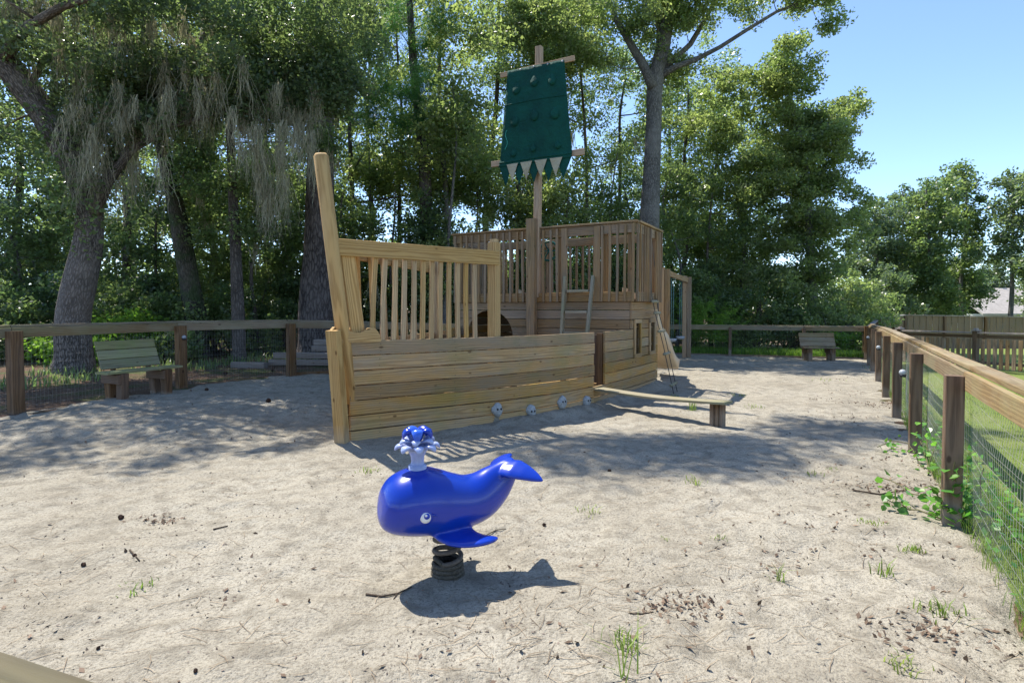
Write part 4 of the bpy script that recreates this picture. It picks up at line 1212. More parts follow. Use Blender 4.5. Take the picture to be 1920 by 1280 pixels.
# mouth line and eye on both sides
def whale_w(l, z):
    px = 838 + l/K; i = max(0, min(len(sec)-2, next((j for j in range(len(sec)-1) if sec[j+1][0] > px), len(sec)-2)))
    f_ = (px-sec[i][0])/(sec[i+1][0]-sec[i][0]); cy = Zp(sec[i][1]*(1-f_)+sec[i+1][1]*f_); hh_ = sec[i][2]*(1-f_)+sec[i+1][2]*f_; hw_ = sec[i][3]*(1-f_)+sec[i+1][3]*f_
    s_ = max(-1, min(1, (z-cy)/hh_)); s_ = math.copysign(abs(s_)**(1/.92), s_); return hw_*(max(0, 1-s_*s_))**.48
for sd in (1, -1):
    le, ze = -.205, .462
    c = WP(le, sd*(whale_w(le, ze)-.006), ze); nn = (wn_*sd - wb*.30).normalized(); tx = Z.cross(nn)
    rot = Matrix(((tx.x, Z.x, nn.x, 0), (tx.y, Z.y, nn.y, 0), (tx.z, Z.z, nn.z, 0), (0, 0, 0, 1))) @ Matrix.Scale(1.02, 4)
    er = lathe('eye_rim', whale, [(.001, -.01), (.040, -.008), (.043, .001), (.036, .008), (.031, .008), (.001, .0075)], c, M_BLUE, 24, rot)
    lathe('eye_white', er, [(.001, .0), (.031, .001), (.030, .0115), (.018, .0155), (.001, .0165)], c, M_EYE, 24, rot)
    V, F = [], []
    lathe('pupil', er, [(.001, .0), (.0165, .0), (.0165, .0172), (.001, .019)], c + tx*(.008*sd) + Z*.010, M_DARKBLUE, 18, rot)
    lathe('eye_glint', er, [(.001, .0), (.0075, .0), (.0075, .0195), (.001, .020)], c + tx*(.003*sd) + Z*.016, M_EYE, 10, rot)
    br = [c + tx*(sd*a_) + Z*b_ + nn*.004 for a_, b_ in ((.034, .016), (.055, .008), (.072, .004))]
    tube('eyelash', whale, br, [.006, .004, .001], M_BLUE, 6)
# spout: fluted stem, drooping white petals, blue curls
sp = WP(-.190, 0, .705)
V = []; F = []; n = 32
for (r_, z) in ((.055, -.02), (.055, .008), (.040, .012), (.035, .03), (.038, .06), (.050, .09), (.070, .115), (.05, .12)):
    for k in range(n):
        a_ = 2*math.pi*k/n; rr_ = r_*(1 + (.07 if k % 4 < 2 else -.05)*(z > .01)); V.append((rr_*math.cos(a_), rr_*math.sin(a_), z))
for q in range(7):
    for k in range(n): F.append((q*n+k, q*n+(k+1) % n, (q+1)*n+(k+1) % n, (q+1)*n+k))
F.append(tuple(7*n+k for k in range(n)))
stm = mk('spout_stem', V, F, M_WHITEP, whale, Matrix.Translation(sp), True)
def petal(c, ang, pts, mat, nm):
    rd = Vector((math.cos(ang), math.sin(ang), 0)); tg = Vector((-math.sin(ang), math.cos(ang), 0)); V = []; F = []
    loft([(c + rd*r_ + Z*z, tg*w_, (Z*.8 + rd*.3).normalized()*th) for (r_, z, w_, th) in pts], V, F, 10)
    o = mk(nm, V, F, mat, whale, None, True); s2 = o.modifiers.new('sub', 'SUBSURF'); s2.levels = 1; s2.render_levels = 1
for k in range(8):
    a_ = 2*math.pi*k/8 + .25
    petal(sp, a_, [(.03, .10, .022, .012), (.07, .128, .034, .014), (.105, .135, .034, .015), (.128, .122, .022, .013), (.137, .105, .006, .006)], M_WHITEP, 'white_petal')
for k in range(6):
    a_ = 2*math.pi*k/6 + .6
    petal(sp, a_, [(.01, .12, .02, .012), (.045, .155, .032, .014), (.08, .168, .032, .014), (.105, .158, .02, .012), (.113, .145, .006, .005)], M_WHITEP, 'white_petal')
for k in range(5):
    a_ = 2*math.pi*k/5 + 1.1
    petal(sp, a_, [(.0, .14, .022, .018), (.018, .19, .036, .022), (.045, .222, .04, .022), (.078, .215, .034, .02), (.092, .185, .022, .015), (.088, .165, .006, .006)], M_BLUE2 if k % 2 else M_BLUE, 'blue_curl')
# spring: dirty packed coils below, open coil above, plate
pts = []; rad_ = []
for i in range(300):
    a_ = i*2*math.pi/(36 if i < 198 else 42); tt = i/300
    z = -.05 + .150*(tt/.66) if tt < .66 else .100 + (tt-.66)/.34*.175
    if tt >= .66: rr_ = .085 - .008*(tt-.66)/.34
    else: rr_ = .090 - .006*tt + .004*math.sin(i*.37)
    pts.append(wc_ + Vector((math.cos(a_)*rr_, math.sin(a_)*rr_, z)))
cut = int(300*.66)
V, F, WC = tube_geo(pts[:cut+1], .0145, 8, True, rough=.14); mk('spring_lower_coils', V, F, M_SPRINGS, whale, None, True, WC)
V, F, WC = tube_geo(pts[cut:], .0150, 8, True); mk('spring', V, F, M_SPRING, whale, None, True, WC)
for sx, sy in ((-.05, -.05), (.05, -.05), (-.05, .05), (.05, .05)): lathe('bolt', whale, [(.009, -.012), (.009, .0), (.004, .002)], wc_ + Vector((sx, sy, .267)), M_BOLT, 8)
lathe('mount_plate', whale, [(.09, .268), (.09, .283), (.02, .33)], wc_, M_BOLT, 16)

# ------------------------------------------------------------------ trees
def X_(px, Y): return (px-960)/1050*Y
def Zz(py, Y): return 1.65 + (580-py)/1050*Y
def trunk_px(pts, Y, dy=0.0):
    """surveyed trunk: (px, py, width px) read off the photograph at a distance Y"""
    out = []
    for i, (px, py, w) in enumerate(pts):
        y = Y + dy*i; out.append((X_(px, y), y, Zz(py, y), w*y/1050/2))
    return out
def rooted(tr, extra=0.0):
    x, y, z, r = tr[0]; g = hz(x, y)
    return [(x - (tr[1][0]-x)*.15, y, g - .15, r*1.35 + extra), (x, y, g + .35, r*1.05 + extra*.3)] + ([tr[0]] if z > g + .8 else []) + tr[1:]

# the big live oak on the left, leaning crown with hanging moss
oak_tr = rooted(trunk_px([(137, 600, 56), (154, 520, 54), (170, 440, 46), (166, 370, 44), (138, 300, 48), (95, 225, 46), (50, 160, 48), (0, 95, 44), (-70, 10, 40), (-160, -120, 34)], 13.0, -.12), .04)
oak_limbs = []
def limb_px(pts, Y0, dY):
    out = []
    for i, (px, py, w) in enumerate(pts):
        y = Y0 + dY*i; out.append((X_(px, y), y, Zz(py, y), w*y/1050/2))
    return out
oak_limbs = [limb_px([(180, 400, 26), (205, 345, 19), (250, 285, 14), (330, 240, 10), (430, 210, 7), (520, 190, 4)], 12.6, -.05),
             limb_px([(188, 360, 20), (240, 290, 14), (265, 255, 12), (330, 150, 9), (400, 60, 7)], 12.6, .15),
             limb_px([(20, 110, 26), (60, 60, 18), (130, 20, 14), (230, -10, 10), (340, -60, 7)], 12.0, -.5),
             limb_px([(60, 180, 14), (90, 120, 10), (150, 100, 8), (240, 90, 5)], 12.2, .1)]
oak_blobs = [(-9.3, 12.2, 8.3, 3.6, 2.8, 2.2, 4), (-5.6, 12.2, 7.9, 3.2, 2.2, 1.6, 4), (-12, 12, 7.0, 2.5, 2.5, 1.8, 1.4), (-7.8, 12.6, 6.4, 2.0, 1.3, 1.0, 1.3),
             (-8.0, 11.2, 10.6, 3.3, 2.2, 1.4, 1.7), (-11.5, 10.6, 11.5, 3, 2.6, 1.4, 1.0), (-5.2, 12.6, 6.3, 1.4, .9, .6, .8), (-9.2, 12.8, 5.6, .9, .7, .8, .5), (-4.6, 14.0, 8.8, 2.0, 2.0, 1.5, 1), (-8.3, 12.4, 6.3, 1.5, 1.0, 1.0, 1.8), (-5.3, 12.9, 7.0, 2.0, 1.1, 1.3, 3.2), (-3.9, 13.2, 7.4, 1.2, 1, 1.2, 1.2), (-10.9, 12.6, 5.2, 1.2, .9, 1.6, 1.0)]
make_tree('oak_tree', 'massive leaning live oak hung with grey moss behind the left bench', oak_tr, oak_blobs, L_OAK, B_OAK, 470, 215, (.10, .06), 3,
          clump_r=(.30, .75), limbs=60, extra_limbs=oak_limbs, sides=14, rough=.05, ns=10, open_=.32)
# moss curtains on the oak, hung from surveyed places
oakt = bpy.data.objects['oak_tree']
gm = np.random.default_rng(21)
anch = []
for (px, py, spread, n_, Y) in ((640/2, 0, 0, 0, 12),):
    pass
for (px0, px1, py, n_) in ((320, 400, 130, 12), (420, 480, 190, 10), (150, 215, 215, 10), (160, 195, 300, 10), (260, 310, 290, 7), (0, 60, 10, 8), (60, 130, 0, 8), (130, 195, 10, 9), (480, 560, 270, 9), (545, 580, 230, 6), (340, 390, 210, 6), (100, 260, 100, 6), (205, 245, 260, 6), (495, 520, 330, 4)):
    for _ in range(int(n_*2.4)):
        Y = gm.uniform(11.4, 13.2); px = gm.uniform(px0-30, px1+30); anch.append((X_(px, Y), Y, Zz(py - 35 + gm.uniform(-70, 60), Y)))
moss_strands('hanging_moss', oakt, np.array(anch), gm, .35, 1.35, 34, .15, .0065)

# leaning ivy-covered tree
tr = rooted(trunk_px([(368, 600, 40), (352, 500, 34), (335, 400, 30), (315, 300, 26), (295, 180, 24), (280, 60, 22), (270, -60, 18)], 17.0), .05)
make_tree('ivy_clad_tree', 'dark leaning tree wrapped in ivy between the oak and the tall pine', tr, [(-9.6, 17.2, 10.5, 3.0, 2.5, 2.4, 3), (-9.3, 17, 5.8, .6, .6, 3.2, 1.2), (-10.6, 18, 7.4, 1.6, 1.6, 1.2, 1)], L_MIX, B_IVY, 120, 230, (.11, .07), 8, moss=10)
tr = rooted(trunk_px([(447, 600, 24), (444, 480, 20), (440, 380, 17), (436, 250, 15), (430, 100, 13), (428, -60, 10)], 15.5))
make_tree('slim_tree', 'thin straight trunk left of the tall pine', tr, [(-7.6, 16, 9.5, 2.2, 2.2, 2.0, 3), (-7.4, 16, 5.2, 1.3, 1.2, .9, 1), (-7.7, 15.8, 3.9, .9, .8, .7, .5)], L_MIX, B_DARK, 90, 210, (.10, .06), 9, moss=6)
tr = rooted(trunk_px([(592, 590, 62), (598, 480, 54), (602, 360, 50), (606, 230, 46), (612, 80, 42), (616, -80, 38), (618, -300, 30)], 16.5), .10)
make_tree('tall_pine', 'thick tall pine trunk directly behind the leaning bow post', tr, [(-5.2, 17, 12.5, 2.2, 1.6, 2.2, 3), (-4.0, 11.7, 14.5, 2.3, .75, .8, 1.6), (-1.0, 12.9, 14.7, 1.8, .8, .7, 1.2), (-5.6, 16.2, 8.6, 1.7, 1.2, 1.2, 1.0), (-5.2, 15.6, 6.4, .7, .6, .5, .3)], L_MIX, B_PINE, 190, 170, (.12, .07), 10, sides=14, limbs=30, rough=.05, moss=10, clump_r=(.4, .9))
# small pine with long soft needles (a bright dark-green patch left of the sail)
tr = rooted(trunk_px([(806, 600, 26), (800, 460, 24), (796, 300, 22), (780, 160, 16), (770, 0, 12), (768, -160, 8)], 20.5))
make_tree('young_pine', 'young pine with soft needles left of the green sail', tr, [(-3.6, 19.6, 9.0, 1.5, .9, 1.3, 2), (-5.0, 19.6, 8.2, .8, .6, .5, .6), (-3.0, 20, 11.5, 1.4, 1, 1.4, 1)], L_PINE, B_PINE, 46, 420, (.24, .012), 12, clump_r=(.35, .6), limbs=10, upbias=0)

# the tall forked tree behind the castle
tr = rooted(trunk_px([(1212, 600, 46), (1216, 430, 38), (1220, 330, 32), (1224, 230, 29), (1226, 160, 30), (1240, 90, 27), (1252, 20, 23), (1262, -60, 22), (1275, -180, 16)], 21), .06)
fl = [limb_px([(1222, 170, 20), (1205, 130, 18), (1180, 90, 14), (1150, 40, 10), (1130, -20, 7)], 20.8, .2),
      limb_px([(1235, 120, 18), (1236, 60, 18), (1234, 0, 14), (1236, -80, 10)], 21, .1),
      limb_px([(1232, 150, 16), (1265, 130, 12), (1300, 118, 10), (1345, 95, 8), (1400, 60, 7), (1450, 30, 6), (1490, 15, 4)], 21, -.25),
      limb_px([(1236, 140, 12), (1290, 90, 10), (1320, 40, 8), (1345, -10, 6)], 21, .2)]
make_tree('forked_tree', 'tall grey forked tree rising behind the castle of the ship', tr,
          [(3.2, 21, 12.6, 3.6, 2.4, 2.2, 4), (7.0, 20.8, 12.9, 2.6, 1.6, 1.0, 2), (10.2, 19.8, 12.6, 1.5, .8, .55, 1.1), (11.0, 19.6, 11.4, .35, .35, .55, .25), (1.2, 21.4, 11.4, 1.6, 1.2, 2.0, 2), (6.4, 21.5, 10.8, 1.4, 1, .6, .8), (4.6, 21.6, 15, 3.0, 2, 1.2, 1)],
          L_MAPLE, B_GREY, 340, 170, (.13, .07), 14, extra_limbs=fl, limbs=90, sides=12, rough=.04, clump_r=(.3, .75), open_=.30)
# broad pyramid tree right of it
tr = rooted(trunk_px([(1522, 610, 20), (1523, 560, 18), (1518, 480, 16), (1512, 380, 14), (1500, 280, 10), (1485, 215, 6), (1475, 185, 3)], 24))
Yb = 24.0
bl = [(X_(px, Yb), Yb, Zz(py, Yb), rx*Yb/1050, 1.8, rz*Yb/1050, w_) for (px, py, rx, rz, w_) in
      ((1455, 150, 60, 45, 1.4), (1400, 165, 65, 55, 1.2), (1450, 112, 34, 22, .5), (1340, 230, 60, 60, 1.0), (1490, 200, 75, 45, 1.7), (1500, 270, 100, 55, 2.6), (1556, 225, 42, 35, .5), (1500, 350, 110, 60, 2.8), (1510, 440, 105, 55, 2.6), (1490, 520, 110, 45, 2.2), (1400, 330, 60, 80, 1.6), (1590, 400, 40, 50, .5), (1560, 300, 45, 40, .6), (1585, 190, 18, 10, .12))]
make_tree('broadleaf_tree', 'broad pyramid-shaped leafy tree above the far small bench', tr, bl, L_MAPLE, B_GREY, 420, 190, (.14, .085), 15, limbs=90, clump_r=(.30, .72), open_=.15)

# woods behind: individually placed trees
woods = [  # px, Y, height, crown radius, crown bottom, trunk width m, leaf, bark, density
 (-60, 19, 13, 3.4, 2.5, .4, L_DARK, B_DARK), (40, 22, 15, 3.6, 3, .4, L_DARK, B_DARK), (130, 25, 17, 4.0, 4, .4, L_MIX, B_DARK), (230, 21, 14, 3.2, 3.4, .35, L_OAK, B_DARK), (250, 30, 19, 4.5, 5, .4, L_MAPLE, B_DARK),
 (395, 27, 18, 4.2, 5, .35, L_MAPLE, B_DARK), (500, 22, 15, 3.0, 4.5, .3, L_DARK, B_DARK), (545, 29, 19, 4.2, 5, .35, L_MIX, B_DARK),
 (665, 22, 15, 2.8, 5.5, .28, L_MAPLE, B_DARK), (700, 27, 18, 4, 5.5, .34, L_MIX, B_DARK), (755, 24, 16, 2.8, 6.5, .22, L_MAPLE, B_DARK), (845, 21, 15, 2.7, 6.0, .3, L_MAPLE, B_GREY), (905, 26, 18, 3.8, 5, .4, L_MIX, B_DARK),
 (975, 23, 16, 3.0, 5, .3, L_MAPLE, B_DARK), (1040, 28, 19, 4.2, 5, .35, L_MIX, B_DARK), (1095, 24, 15.5, 2.4, 9, .22, L_MAPLE, B_PINE), (1150, 27, 14, 3.4, 3, .3, L_MIX, B_DARK),
 (1290, 27, 14.5, 3.4, 3, .3, L_MIX, B_DARK), (1345, 30, 13.5, 3.6, 3, .3, L_MAPLE, B_DARK), (1250, 31, 17, 4.2, 4, .3, L_MIX, B_DARK), (1420, 31, 13, 4, 2.5, .3, L_MIX, B_DARK), (1390, 25.5, 9.5, 2.6, 1.4, .3, L_MAPLE, B_GREY),
]
wood_labels = ['dark leafy tree at the far left edge behind the oak', 'dark crowned tree just left of the oak trunk', 'mixed green tree showing right behind the oak trunk', 'small-leaved dark tree in the gap between oak and ivy-clad trunk', 'tall pale leafy tree far behind the gap beside the oak trunk',
 'tall pale tree far behind, between the ivy-clad trunk and the thin trunk', 'dark woodland tree left of the tall pine trunk', 'tall woodland tree far behind, just left of the thick pine trunk',
 'pale leafy tree just right of the thick pine and bow post', 'tall dark-stemmed tree above the middle of the bow railing', 'slim tree above the right half of the bow railing', 'grey-stemmed leafy tree above the left end of the castle railing', 'tall tree behind the left part of the castle railing',
 'pale leafy tree directly behind the green sail', 'tall tree behind the mast, right of the sail', 'slim high-crowned tree between the sail and the forked tree', 'low-crowned tree left of the forked trunk',
 'tree behind the swing frame, right of the forked trunk', 'pale leafy tree between the swing frame and the broad pyramid tree', 'tallest tree far behind the right corner of the castle', 'dark tree behind the left flank of the broad pyramid tree', 'short leafy tree in front, above the far fence beside the swing frame']
gw = np.random.default_rng(33)
for i, (px, Y, H, cr, cb, tw, lm, bk) in enumerate(woods):
    H = min(H, 1.65 + .552*Y + .9)
    x = X_(px, Y); gz_ = hz(x, Y); lean = gw.normal(size=2)*.25
    tr = [(x, Y, gz_ - .2, tw*.62), (x, Y, gz_ + .5, tw*.5)] + [(x + lean[0]*u + gw.normal()*.12, Y + lean[1]*u, gz_ + H*u*.93, tw*.5*(1-.72*u)) for u in (.25, .45, .65, .85, 1)]
    zc = gz_ + (cb + H)/2
    blobs = [(x + gw.normal()*.6, Y + gw.normal()*.5, zc + .15*H, cr*.85, cr*.8, (H-cb)*.36, 3), (x + gw.normal()*1.2, Y, zc - .18*H, cr, cr*.8, (H-cb)*.28, 3), (x + gw.normal()*1.8, Y - .6, gz_ + cb + .6, cr*.75, cr*.5, .8, 1)]
    nc = int(125*(H-cb)/10*(cr/3.2))
    make_tree('woodland_tree', wood_labels[i], tr, blobs, lm, bk, nc, 136, (.15, .088), 100+i, 'woodland trees behind the fences', limbs=12, clump_r=(.40, .95), sides=7, moss=4 if i % 3 == 0 else 0, open_=.36)

# young slender trees of the middle storey
young = [(30, 17.5, 6.0, L_DARK), (285, 18.5, 6.0, L_DARK), (400, 19.5, 7.0, L_MAPLE), (480, 18.5, 6.5, L_MIX), (535, 20, 7.5, L_MIX), (655, 19.5, 6.5, L_MIX), (700, 21.5, 8.0, L_MAPLE), (745, 20, 6.0, L_DARK), (832, 19, 9.5, L_MAPLE), (890, 22, 7.0, L_MIX), (985, 22.5, 8.0, L_MIX), (1050, 21.5, 6.8, L_MAPLE), (1130, 23, 8.5, L_MIX), (1185, 24, 7.5, L_DARK), (1270, 23.5, 8.0, L_MIX), (1330, 24.5, 8.5, L_DARK)]
young_labels = ['young dark tree at the left edge above the fence', 'young dark tree in the shade between the oak and the ivy-clad trunk', 'pale sunlit sapling between the ivy-clad trunk and the thin trunk', 'young mixed green tree right of the thin trunk', 'young tree immediately left of the thick pine trunk',
 'young tree right beside the leaning bow post', 'pale young tree above the left end of the bow rail', 'dark young tree above the middle of the bow rail', 'pale young tree above the round-topped bow rail post', 'young tree behind the left end of the castle railing', 'young tree below the green sail', 'pale young tree just right of the mast',
 'tall young tree left of the forked trunk', 'dark young tree hugging the foot of the forked trunk', 'young tree above the swing frame', 'dark young tree right of the swing frame']
gy_ = np.random.default_rng(81)
for i, (px, Y, H, lm) in enumerate(young):
    x = X_(px, Y); gz_ = hz(x, Y)
    tr = [(x, Y, gz_-.15, .09), (x + gy_.normal()*.05, Y, gz_+.8, .075), (x + gy_.normal()*.2, Y, gz_+H*.45, .055), (x + gy_.normal()*.35, Y, gz_+H*.75, .035), (x + gy_.normal()*.4, Y, gz_+H*.95, .015)]
    blobs = [(x + gy_.normal()*.5, Y, gz_ + H*q, r_, r_*.7, H*.13, 1) for q, r_ in ((.32, 1.2), (.5, 1.7), (.68, 1.6), (.85, 1.1))]
    make_tree('young_tree', young_labels[i], tr, blobs, lm, B_DARK if i % 2 else B_GREY, int(9*H), 120, (.145, .085), 300+i, 'young trees of the middle storey', limbs=12, clump_r=(.3, .75), sides=6, moss=3 if i in (2, 5, 9, 13) else 0, open_=.28)

# understorey bushes behind the fences
gs = np.random.default_rng(44)
bush = [(-40, 15.5, 2.4, 2.0, L_DARK), (60, 16.5, 2.8, 2.6, L_DARK), (210, 16, 1.6, 1.5, L_BRIGHT), (255, 17, 2.2, 2.6, L_MIX), (330, 19, 2.0, 2.6, L_MAPLE), (400, 18, 2.0, 2.4, L_MIX), (470, 20, 2.4, 3.4, L_MAPLE), (505, 17.5, 1.4, 1.3, L_MIX), (540, 19, 1.4, 2.6, L_DARK),
        (650, 21, 2.2, 3.0, L_MIX), (720, 22, 2.4, 3.8, L_MAPLE), (790, 20, 2.0, 2.4, L_MIX), (860, 22, 2.4, 3.6, L_DARK), (940, 23, 2.6, 4.0, L_MIX), (1010, 23, 2.4, 3.6, L_MAPLE), (1090, 24, 2.6, 4.4, L_MIX), (1170, 24, 2.4, 3.8, L_DARK),
        (1290, 24, 1.8, 3.0, L_MAPLE), (1350, 23.5, 1.9, 3.0, L_MIX), (1410, 23, 2.0, 2.8, L_MIX), (1470, 23, 1.8, 2.5, L_MIX), (1545, 22.5, 1.7, 2.0, L_MAPLE), (1600, 25, 1.9, 2.9, L_MAPLE), (1385, 22.2, 1.0, 1.0, L_MAPLE), (1565, 21.8, .9, .9, L_BRIGHT), (150, 14.9, 1.4, .9, L_BRIGHT), (310, 15.3, 1.2, .9, L_MIX)]
bush_far = [(70, 27, 3.6, 4.6), (190, 29, 3.8, 5.0), (330, 28, 3.6, 4.8), (430, 30, 3.6, 5.2), (520, 28, 3.2, 4.8), (680, 30, 3.6, 5.2), (760, 29, 3.2, 4.6), (840, 30, 3.4, 5.0), (925, 31, 3.4, 5.4), (1020, 30, 3.4, 5.0), (1110, 31, 3.4, 5.0), (1260, 32, 3.4, 5.0), (1370, 33, 3.6, 4.6), (1480, 32, 3.2, 4.4), (1575, 33, 3.0, 4.6)]
bush += [(px, Y, r_, H, L_MIX if k % 2 else L_MAPLE) for k, (px, Y, r_, H) in enumerate(bush_far)]
_where = ['at the far left', 'just right of the oak trunk', 'between the ivy-clad trunk and its left neighbour', 'beside the thin straight trunk', 'left of the thick pine trunk', 'right of the leaning bow post', 'above the middle of the bow rail', 'above the right half of the bow rail', 'left of the castle mast', 'right of the mast', 'left of the forked trunk', 'right of the forked trunk', 'left of the broad tree trunk', 'right of the broad tree trunk', 'above the right corner of the far fence']
bush_labels_far = ['tall thicket deep in the woods ' + w for w in _where]
bush_labels = ['dark bush at the left edge behind the fence', 'tall dark bush left of the oak trunk', 'low bright green bush right behind the oak foot', 'bush between the oak and the ivy-clad trunk', 'pale bush at the foot of the ivy-clad trunk', 'mixed bush above the left lamp post', 'sunlit bush beside the thin trunk', 'low bush behind the left fence corner', 'dark bush at the foot of the thick pine',
 'bush seen through the bow balusters, near the bow post', 'pale bush seen through the middle of the bow balusters', 'low bush seen through the right bow balusters', 'dark bush behind the round-topped bow rail post', 'bush behind the left part of the castle', 'pale bush behind the mast foot', 'tall bush behind the castle gate', 'dark bush behind the right corner of the castle',
 'dark bush right of the swing frame', 'bush above the far fence left of the small bench', 'dark bush above the middle of the far fence', 'bush behind the far fence, left of the broad tree trunk', 'dark low bush behind the small far bench', 'pale bush above the far right fence corner', 'small round bush at the far fence near the swings', 'tiny bright bush right of the small far bench', 'low bright ferny bush at the foot of the oak', 'low bush behind the left bench']
bush_labels += bush_labels_far
for i, (px, Y, r_, H, lm) in enumerate(bush):
    x = X_(px, Y); gz_ = hz(x, Y)
    t = thing('bush', (x, Y, gz_), bush_labels[i], 'bush', 'undergrowth bushes behind the fences')
    far_ = Y > 26; K_ = int((14 if far_ else 34)*r_*H/5) + 8
    cen = np.array([x, Y, gz_ + H*.48]) + unit(gs.normal(size=(K_, 3)))*gs.random((K_, 1))**.4*np.array([r_, r_*.6, H*.5])
    rad = gs.uniform(.25, .6, K_)*(1.5 if far_ else 1); Pp, lv = clump_leaves(cen, rad, 112, gs, .8); Pp[:, 2] = np.maximum(Pp[:, 2], gz_ + .02)
    quads_obj('foliage', leaf_quads(Pp, .22 if far_ else .13, .13 if far_ else .08, .5, gs), lv, lm, t)
    V, F, WC = [], [], []
    for k in range(7):
        c = Vector(cen[gs.integers(K_)]); b = Vector((x + gs.normal()*.2, Y + gs.normal()*.1, gz_-.05)); tube_geo(bez(b, (b+c)/2 + Vector((0, 0, .3)), c, 5), [.035, .03, .022, .015, .008], 5, False, V, F, WC)
    mk('stems', V, F, B_DARK, t, None, True, WC)

# bright feathery bamboo-like clump behind the swing
bam = thing('bamboo_clump', (X_(1318, 21.7), 21.7, hz(7, 21.7)), 'bright green feathery bamboo clump behind the swing frame', 'bamboo')
gb = np.random.default_rng(60)
Vs = []; LVs = []
for k in range(60):
    x0 = X_(1322, 21.7) + gb.normal()*.35; y0 = 21.7 + gb.normal()*.25; a_ = gb.random()*6.28; ln = gb.uniform(1.6, 3.0)
    for j in range(60):
        u = gb.uniform(.25, 1); p = np.array([x0 + math.cos(a_)*u*u*.9, y0 + math.sin(a_)*u*u*.5, -.05 + ln*(u - .22*u*u)])
        d = unit(np.array([math.cos(a_)+gb.normal()*.6, math.sin(a_)+gb.normal()*.6, gb.uniform(-1.0, .3)])); L = gb.uniform(.15, .32); sdv_ = unit(np.cross(d, gb.normal(size=3)))*.010
        Vs += [p, p + d*L*.5 + sdv_, p + d*L, p + d*L*.5 - sdv_]; LVs.append((gb.random(), gb.random(), 0))
quads_obj('foliage', np.array(Vs), np.array(LVs), L_BRIGHT, bam)

# far row of trees on the right, beyond the tall board fence
far_labels = ['hazy rounded tree just right of the broad pyramid tree', 'hazy tall tree second from the broad pyramid tree', 'mid green tree in the middle of the distant row', 'tallest hazy tree of the distant row', 'narrow dark tree at the right end of the distant row', 'low hazy tree above the left end of the tall board fence', 'low hazy tree between the distant row and the house',
 'open high-crowned tree above the house roof', 'tall tree cut by the right edge of the picture', 'hazy round tree behind the house', 'leafy low tree partly covering the house', 'dense hazy tree at the right border', 'small pale tree far left of the house']
far = [(1640, 44, 10.5, 3.4, .8, L_FAR), (1690, 48, 12.5, 3.6, 1.5, L_FAR), (1735, 42, 12.2, 2.8, .8, L_MIX), (1762, 46, 13.4, 2.6, .8, L_MIX), (1806, 43, 13.0, 1.5, 1.0, L_MIX), (1665, 40, 5.0, 2.4, .1, L_FAR), (1775, 52, 6.0, 2.2, .2, L_FAR),
       (1893, 40, 11.6, 2.9, 4.8, L_FAR), (1945, 38, 11.2, 2.3, 2.2, L_FAR), (1862, 76, 9.5, 4.0, 0.6, L_FAR), (1950, 50, 5.5, 2.2, .2, L_FAR), (1990, 46, 12, 4, .5, L_FAR), (1838, 66, 6.5, 3.0, .3, L_FAR)]
for i, (px, Y, H, cr, cb, lm) in enumerate(far):
    H = H*1.06
    x = X_(px, Y); gz_ = hz(x, Y)
    tr = [(x, Y, gz_-.2, .22), (x, Y, gz_+.6, .18)] + [(x + gw.normal()*.15, Y, gz_ + H*u*.92, .18*(1-.7*u)) for u in (.3, .6, .85, 1)]
    blobs = [(x + gw.normal()*.4, Y, gz_ + cb + (H-cb)*(.2 + .2*q) , cr*(1.0-.13*q)*gw.uniform(.75, 1.05), cr*.7, (H-cb)*.17, 1.3-.15*q) for q in range(4)]
    make_tree('distant_tree', far_labels[i], tr, blobs, lm, B_GREY, int(85*(H-cb)/8*cr/2.6), 90, (.24, .16), 200+i, 'distant trees beyond the board fence', limbs=10, clump_r=(.4, .95), sides=6, open_=.20)
# bush in front of the house at the right edge

# ------------------------------------------------------------------ vines, weeds, grass
gv = np.random.default_rng(70)
def leafy_vine(name, label, stems, n_leaf, size, mat, seed, jitter=.05):
    g = np.random.default_rng(seed)
    t = thing(name, tuple(stems[0][0]), label, 'vine')
    V, F, WC = [], [], []; P = []
    for st_ in stems:
        pts = [Vector(p) for p in st_]; sm_ = []
        for i in range(len(pts)-1):
            for u in (0, .33, .66): sm_.append(pts[i].lerp(pts[i+1], u) + Vector(g.normal(size=3)*.012))
        sm_.append(pts[-1]); tube_geo(sm_, [.005]*len(sm_), 4, False, V, F, WC)
        for k in range(n_leaf):
            q = sm_[g.integers(1, len(sm_))]; P.append(np.array(q) + g.normal(size=3)*jitter)
    mk('stem', V, F, plain_stem, t, None, True, WC)
    P = np.array(P); n = len(P)
    # rounded six-sided leaves built as two quads folded along the rib
    nr = unit(g.normal(size=(n, 3)) + np.array([0, -.3, 1.3])); d = g.normal(size=(n, 3)); u = unit(d - nr*(d*nr).sum(1, keepdims=True)); v = np.cross(nr, u)
    L = size*g.uniform(.6, 1.3, (n, 1)); Wd = L*.42; up = nr*L*.10
    base = P - u*L/2; tip = P + u*L/2
    l1 = P - u*L*.22 + v*Wd + up; l2 = P + u*L*.18 + v*Wd*.85 + up; r1 = P - u*L*.22 - v*Wd + up; r2 = P + u*L*.18 - v*Wd*.85 + up
    Q = np.concatenate([np.stack([base, tip, l2, l1], 1), np.stack([base, r1, r2, tip], 1)], 0).reshape(-1, 3)
    lv = np.stack([g.random(n), g.random(n), np.zeros(n)], 1); o = quads_obj('leaves', Q, np.concatenate([lv, lv]), mat, t); o['kind'] = 'stuff'
    return t
plain_stem = plain('green_brown_stem', (.12, .11, .05), .8, .2)
def gp(px, py, up=0.0):
    p = ground_pt(px, py); p.z = hsz(p.x, p.y) + up; return p
pA = right_pts[2] + inR*.10; pB = right_pts[3] + inR*.10
